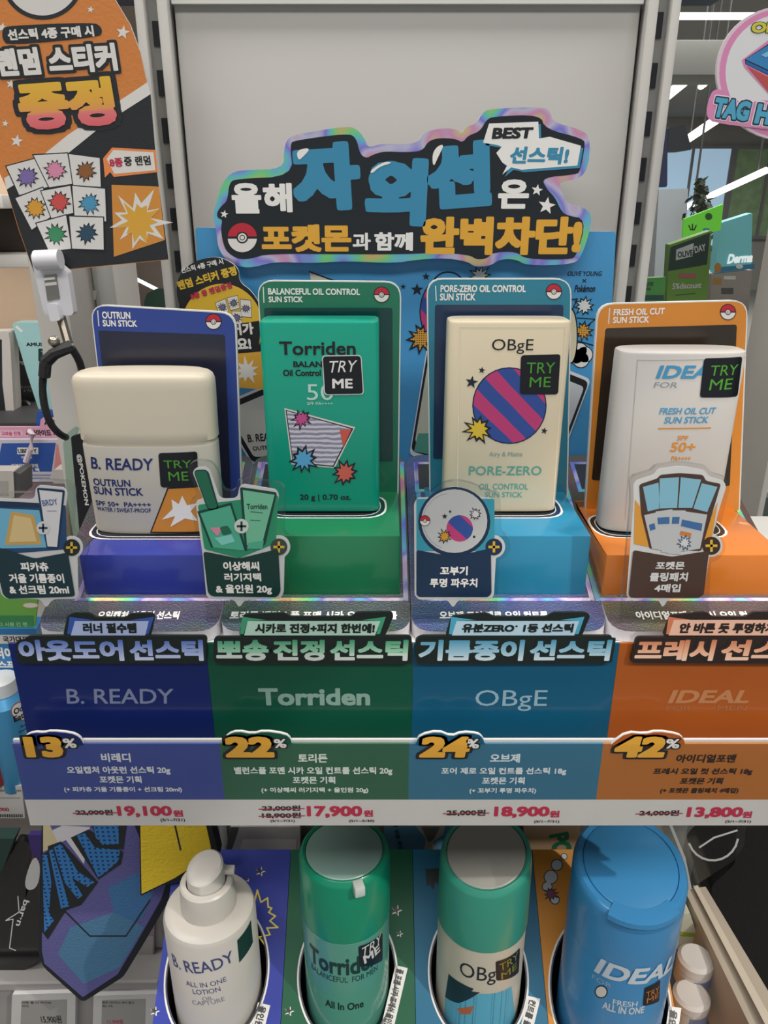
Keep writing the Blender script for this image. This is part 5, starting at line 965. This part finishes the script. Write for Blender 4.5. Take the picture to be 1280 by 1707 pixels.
pixbox('dark_holder_side', 'dark end cap of the label holder at the left edge', 'cap', [(23, 786), (33, 790), (34, 828), (24, 830)], .501, .02, m('#4a4a4c', .5)); pbox('small white label holder beside the clear divider', [(88, 783), (112, 783), (114, 806), (88, 806)], .52)
pixbox('pink_carton', 'pale pink carton under the blue price card', 'carton', [(34, 806), (110, 806), (112, 836), (34, 836)], .56, .03, m('#b89aa8', .4))
pixbox('clear_divider', 'pale green clear divider standing left of the cream sun stick', 'divider', [(105, 738), (112, 722), (124, 712), (130, 716), (124, 730), (126, 780), (150, 980), (132, 1010), (118, 900)], .352, .002, clear('green_acrylic', (.72, .84, .78), 1.5, .05))
pixbox('black_placard', 'black side placard with white vertical letters left of the cream sun stick', 'panel', [(118, 728), (140, 722), (172, 722), (180, 905), (150, 920), (134, 905)], .350, .0025, m('#17181d', .35), lambda b, S: b.T(S, '@POKEMON', 0, 0, 0, 0, WH, .03, .0004, h=9, bl=(127, 757), br=(140, 842)), .001)
b = MB(); x0, x1 = at(62, 540, .43).x, at(118, 540, .43).x; b.box((x0, .43, zl + .0005), (x1, .56, at(90, 380, .43).z), m('#bab7b1', .45), .0015); b.build
tag(b.build('side_post'), 'grey post behind the white clip at left', 'post')
b = MB(); b.box((x1 + .0006, 0.47, zl + .0005), (at(172, 540, .47).x, .5, at(150, 380, .47).z), m('#a9aba6', .4), .001); b.G(wall(.4698), [(152, 485), (162, 483), (160, 500), (150, 500)], m('#c6cac5', .3)); tag(b.build('inner_post'), 'darker grey post just right of the one behind the clip', 'post')
b = MB(); b.box((-.42, 1.1, .3), (-.12, 1.13, 1.9), m('#6d655d', .5)); tag(b.build('brown_partition'), 'brown partition seen between the posts and the left upright', 'partition')
b = MB(); b.tube([at(199, 451, 1.05), at(292, 498, 1.05)], .0022, glow('led_reflection', '#ffffff', 3)); tag(b.build('led_reflection'), 'thin white LED reflection slanting before the brown partition, built as a glowing tube', 'lamp')  # glowing tube put in for an LED reflected in the glass
pixbox('green_round_board', 'dark green rounded board before the brown partition', 'board', [(240, 505), (244, 490), (258, 482), (320, 482), (320, 530), (240, 530)], .95, .01, m('#27473d', .5), leg=True)
# lower left goods
bay('ledge', 'white-edged ledge left of the price strip', 1308, .43, .70, .012, lm, -.185)
pixbox('shelf_label', 'printed shelf label with a barcode at the left edge', 'label', [(-40, 1310), (36, 1310), (42, 1364), (-40, 1364)], .424, .002, m('#c9c6c2', .4), lambda b, S: (b.T(S, '9,900', -6, 1346, 16, 1353, m('#a83a4c', .4), .03, .0004), b.line(S, [(-10, 1318), (34, 1318)], 3, m('#8a8784', .4), .0003), b.line(S, [(-10, 1330), (34, 1330)], 1.5, m('#9a9794', .4), .0003), [b.R(S, x, 1357, x + 1.6, 1362, K, .0003) for x in range(0, 37, 3)]))
pixbox('green_label', 'lime green shelf label at the left edge', 'label', [(-40, 985), (64, 985), (58, 1046), (-40, 1046)], .425, .002, m('#6fae4a', .4), lambda b, S: (b.G(S, [(-40, 1026), (56, 1026), (57, 1046), (-40, 1046)], m('#3c8a55', .4), .0003), b.T(S, '그 시원 간 편', -2, 1037, 46, 1044, m('#a8d8a0', .4), .02, .0005), b.disc(S, 51, 1009, 14, 5, m('#c9a23c', .4), .0003), b.disc(S, 51, 1009, 12, 4, W, .0004)))
pixbox('blue_carton', 'blue carton with a white Korean headline at the left edge', 'carton', [(-40, 1048), (60, 1048), (60, 1150), (-40, 1150)], .452, .016, m('#2f7bb8', .4), lambda b, S: (b.R(S, -40, 1058, 60, 1073, W, .0003), b.T(S, '국가대표', 6, 1060, 48, 1071, K, .03, .0005), b.T(S, '더이', -6, 1079, 24, 1098, WH, .05, .0005), b.T(S, '스프레이', -2, 1101, 56, 1114, WH, .05, .0005), b.line(S, [(-10, 1120), (60, 1122)], 3, WH, .0005)))
t = thing('spray_can', 'light blue spray can with a white oval logo left of the header board', 'spray can', (at(38, 1288, .44).x, .44, at(38, 1300, .44).z), None)
p0 = at(36, 1300, .44); p1 = at(36, 1152, .44); b = MB(); b.lathe((p0.x, .44), [(.0155, p0.z), (.0165, p0.z + .002), (.0165, p1.z - .006), (.012, p1.z)], m('#4f9fd0', .25, metal=.2)); S = Cyl(p0.x, .44, .0165)
b.disc(S, 38, 1185, 20, 16, m('#b83a34', .4), .0003); b.disc(S, 38, 1185, 18.5, 14.5, WH, .0004); b.T(S, 'Odor-', 22, 1174, 50, 1185, K, .03, .0006, dy=2); b.T(S, 'Eaters', 22, 1186, 53, 1197, K, .03, .0006, dy=2); b.T(S, 'Foot &', 34, 1204, 52, 1209, NAVY, .02, .0005); b.T(S, 'Shoe Spray', 30, 1211, 58, 1216, NAVY, .02, .0005); b.build('can_body', t)
b = MB(); b.lathe((p0.x, .44), [(.011, p1.z + .0004), (.011, p1.z + .01), (.006, p1.z + .013)], m('#dfe3e6', .4)); b.build('can_cap', t)
t = thing('spray_can', 'red can with a dark round print at the very left edge', 'spray can', (at(-6, 1300, .43).x, .43, p0.z), None)
q0 = at(-12, 1300, .43); b = MB(); b.lathe((q0.x, .43), [(.0115, q0.z), (.0125, q0.z + .002), (.0125, q0.z + .030), (.010, q0.z + .033)], m('#b8403a', .3)); b.build('can_body', t); b = MB(); b.lathe((q0.x, .43), [(.009, q0.z + .0332), (.009, q0.z + .040), (.006, q0.z + .042)], m('#5a2a2a', .4)); b.build('can_cap', t)
pixbox('green_case', 'dark green case below the ledge at the left edge', 'case', [(-40, 1398), (24, 1398), (4, 1450), (-40, 1470)], .40, .01, m('#1d3a34', .5))
# ------------------------------------------------------------------ window zone and goods on the right
gp = MB(); gp.box((.1335, .62, .6), (.46, .624, 1.75), clear('window_glass', (.93, .95, .95), 1.45, .02)); struct(gp.build('window_3'))
gp = MB(); zt_ = at(1180, 66, 1.2).z; gp.box((.2, 1.2, zt_ - .10 * .42), (1.4, 1.3, zt_), m('#a9a7a2', .5), .002); tag(gp.build('header_beam'), 'pale grey beam crossing behind the top of the see-through window', 'beam')
b = MB(); a = at(1100, 22, 1.19); b.box((.2, 1.185, a.z - .006), (1.4, 1.199, a.z), glow('beam_light', '#fff8ee', 2.5)); tag(b.build('beam_lamp'), 'bright thin lamp running along the top of the pale beam', 'lamp')
def lamp(label, a, b_, r): q = MB(); q.tube([a, b_], r, glow('tube_light', '#fff9f0', 4), 8); [q.tube([p, Vector((p.x, p.y, 2.7))], .004, m('#4a4a4a', .5), 6) for p in (a.lerp(b_, .1), a.lerp(b_, .9))]; return tag(q.build('tube_lamp'), label, 'lamp', 'tube lamps in the hall behind the window')
lamp('longest tube lamp, hanging upper left of the bubble-letter sign', at(1090, 178, 5), at(1188, 96, 4), .024); lamp('short tube lamp just below the longest one', at(1168, 144, 5), at(1187, 129, 4.8), .018); lamp('tube lamp above the pale blue far window', at(1146, 232, 5), at(1196, 198, 4.4), .022); lamp('glass reflection of a lamp, built as a hanging tube, slanting above the lime green poster', at(1144, 345, 3.2), at(1277, 284, 2.8), .011)  # last tube stands in for a lamp reflected in the glass
b = MB(); S = wall(1.0); b.SL(S, [(1070, 214), (1113, 214), (1112, 312), (1070, 312)], -.05, 0, m('#2b3050', .35), r=.003); b.SL(S, [(1114, 213), (1142, 207), (1153, 250), (1150, 306), (1113, 312)][:3] + [(1113, 251)], -.05, 0, m('#2b2b31', .5), r=.002)
a = at(1092, 230, 1.02); b.box((a.x - .003, 1.02, a.z), (a.x + .003, 1.026, 2.7), m('#3a3a40', .5))
tag(b.build('navy_box'), 'dark navy and charcoal box hanging beside the right upright', 'box')
pixbox('pale_slab', 'pale grey slab standing in the hall under the navy box', 'slab', [(1098, 316), (1147, 314), (1140, 470), (1090, 470)], 2.75, .1, m('#c6ccd1', .5), leg=True)
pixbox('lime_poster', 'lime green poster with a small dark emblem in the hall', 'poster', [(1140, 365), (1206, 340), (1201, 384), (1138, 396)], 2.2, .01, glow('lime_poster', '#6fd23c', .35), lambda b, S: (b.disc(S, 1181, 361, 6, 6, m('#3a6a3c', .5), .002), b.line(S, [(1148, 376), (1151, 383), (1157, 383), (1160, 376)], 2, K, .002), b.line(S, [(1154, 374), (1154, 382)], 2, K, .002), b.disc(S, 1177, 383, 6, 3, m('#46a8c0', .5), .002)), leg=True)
def P(b, S):
    b.G(S, [(1117, 412), (1183, 388), (1178, 441), (1113, 452)], m('#1f3a33', .5), .002); b.G(S, [(1127, 416), (1156, 405), (1154, 427), (1126, 434)], m('#c9d2cc', .5), .003)
    b.T(S, 'OLIVE', 1129, 414, 1154, 430, K, .03, .004, dy=-4, h=10); b.T(S, 'DAY', 1158, 408, 1176, 422, W, .02, .003, dy=-5, h=11); b.R(S, 1131, 456, 1160, 463, m('#b8606a', .5), .002); b.T(S, '5%discount', 1120, 472, 1168, 482, W, .02, .003, dy=-2, h=10); b.line(S, [(1126, 492), (1158, 489)], 1.5, m('#3c6a2c', .5), .003)
pixbox('promotion_stand', 'green promotion stand reading a discount, seen through the window', 'poster stand', [(1116, 408), (1186, 384), (1178, 520), (1110, 520)], 1.9, .03, m('#6f9a3c', .5), P, leg=True)
pixbox('green_sign', 'small green sign left of the promotion stand', 'sign', [(1066, 464), (1110, 462), (1106, 520), (1066, 520)], 1.8, .02, m('#4a9a3f', .5), lambda b, S: (b.T(S, 'OLIVE', 1072, 470, 1088, 477, K, .03, .003), b.T(S, 'YOUNG', 1072, 479, 1084, 484, K, .02, .003), b.R(S, 1066, 492, 1106, 500, m('#1f4a44', .5), .003)), leg=True)
pixbox('aqua_lightbox', 'pale aqua light box lettered in white beside the promotion stand', 'light box', [(1200, 372), (1254, 355), (1252, 448), (1192, 455)], 2.3, .04, glow('aqua_light', '#6fb4ba', .25), lambda b, S: (b.T(S, 'Derma', 1211, 424, 1253, 440, glow('sign_white', '#eef2f2', .7), .05, .004, dy=-3, sh=.15), b.line(S, [(1194, 450), (1254, 444)], 8, m('#3a86b0', .5), .003), b.disc(S, 1196, 446, 6, 8, m('#c9883c', .5), .004), b.disc(S, 1232, 444, 6, 4, WH, .005)))
pixbox('far_counter', 'pale counter with small goods under the aqua light box', 'counter', [(1186, 457), (1254, 450), (1246, 530), (1182, 530)], 2.3, .1, m('#a89d94', .5), lambda b, S: (b.R(S, 1206, 460, 1226, 466, W, .003), b.R(S, 1202, 480, 1222, 490, m('#5a5854', .5), .003), b.R(S, 1188, 464, 1202, 474, m('#b88a3c', .5), .003)), leg=True)
q = at(1165, 470, 2.6); t = thing('potted_tree', 'dark leafy tree in the hall behind the window', 'tree', (q.x, q.y, 0))
b = MB(); rg = random.Random(4); b.tube([Vector((q.x, q.y, 0)), at(1165, 480, 2.6), at(1164, 400, 2.6), at(1172, 300, 2.6)], .006, m('#4a3d30', .7)); b.build('trunk', t); b = MB(); lf = m('#34402f', .6)
for i in range(260):
    y = rg.uniform(300, 396); w = (y - 285) * .32; p = at(1168 + rg.gauss(0, w * .45), y, 2.6 + rg.uniform(-.08, .08)); d = Vector((rg.uniform(-1, 1), rg.uniform(-1, 1), rg.uniform(-1, 1))) * .016; e = Vector((rg.uniform(-1, 1), rg.uniform(-1, 1), rg.uniform(-1, 1))) * .008
    b.add([p - d, p + e, p + d, p - e], [(0, 1, 2, 3)], lf)
b.build('foliage', t)
b = MB(); b.box((.262, .50, .0), (.2662, .56, 2.0), m('#bdbbb6', .45), .0008); b.box((.2662, .54, at(1260, 560, .54).z), (.42, .56, 2.0), m('#c2c0bb', .45)); tag(b.build('right_post'), 'pale grey post right of the orange stand', 'post')
b = MB(); b.box((.268, .575, .0), (.62, .59, at(1270, 600, .56).z), m('#4c5350', .3), .002); tag(b.build('dark_fixture'), 'dark glossy fixture at the right edge behind the small packets', 'fixture')
rg = random.Random(9)
for i, (x, y, c) in enumerate(((1262, 668, '#8f9794'), (1276, 672, '#b4b9b4'), (1266, 715, '#9aa09c'), (1280, 722, '#7d8480'), (1262, 762, '#8a918c'), (1277, 768, '#b9bdb6'), (1264, 806, '#a3aaa4'), (1279, 812, '#8a908c'))):
    pixbox('hanging_packet', ['pale', 'grey', 'silver'][i % 3] + ' packet in the ' + ['first', 'second', 'third', 'fourth'][i // 2] + ' row down at the right edge, ' + ['nearer the post', 'at the frame edge'][i % 2], 'packet', [(x - 8, y - 16), (x + 6, y - 17), (x + 6, y + 17), (x - 9, y + 18)], .545, .008, m(c, .3), lambda b, S, x=x, y=y: (b.G(S, [(x - 4, y + 2), (x + 2, y + 2), (x + 2, y + 9), (x - 4, y + 9)], m('#dfe3e0', .4), .0003), b.line(S, [(x - 7, y - 10), (x + 5, y - 11)], 2, K, .0003)), .0008, 'packets hanging at the right edge')
pixbox('yellow_tag', 'small yellow price tag low at the right edge', 'price tag', [(1252, 836), (1264, 835), (1262, 856), (1250, 856)], .55, .003, m('#c9c43a', .4))
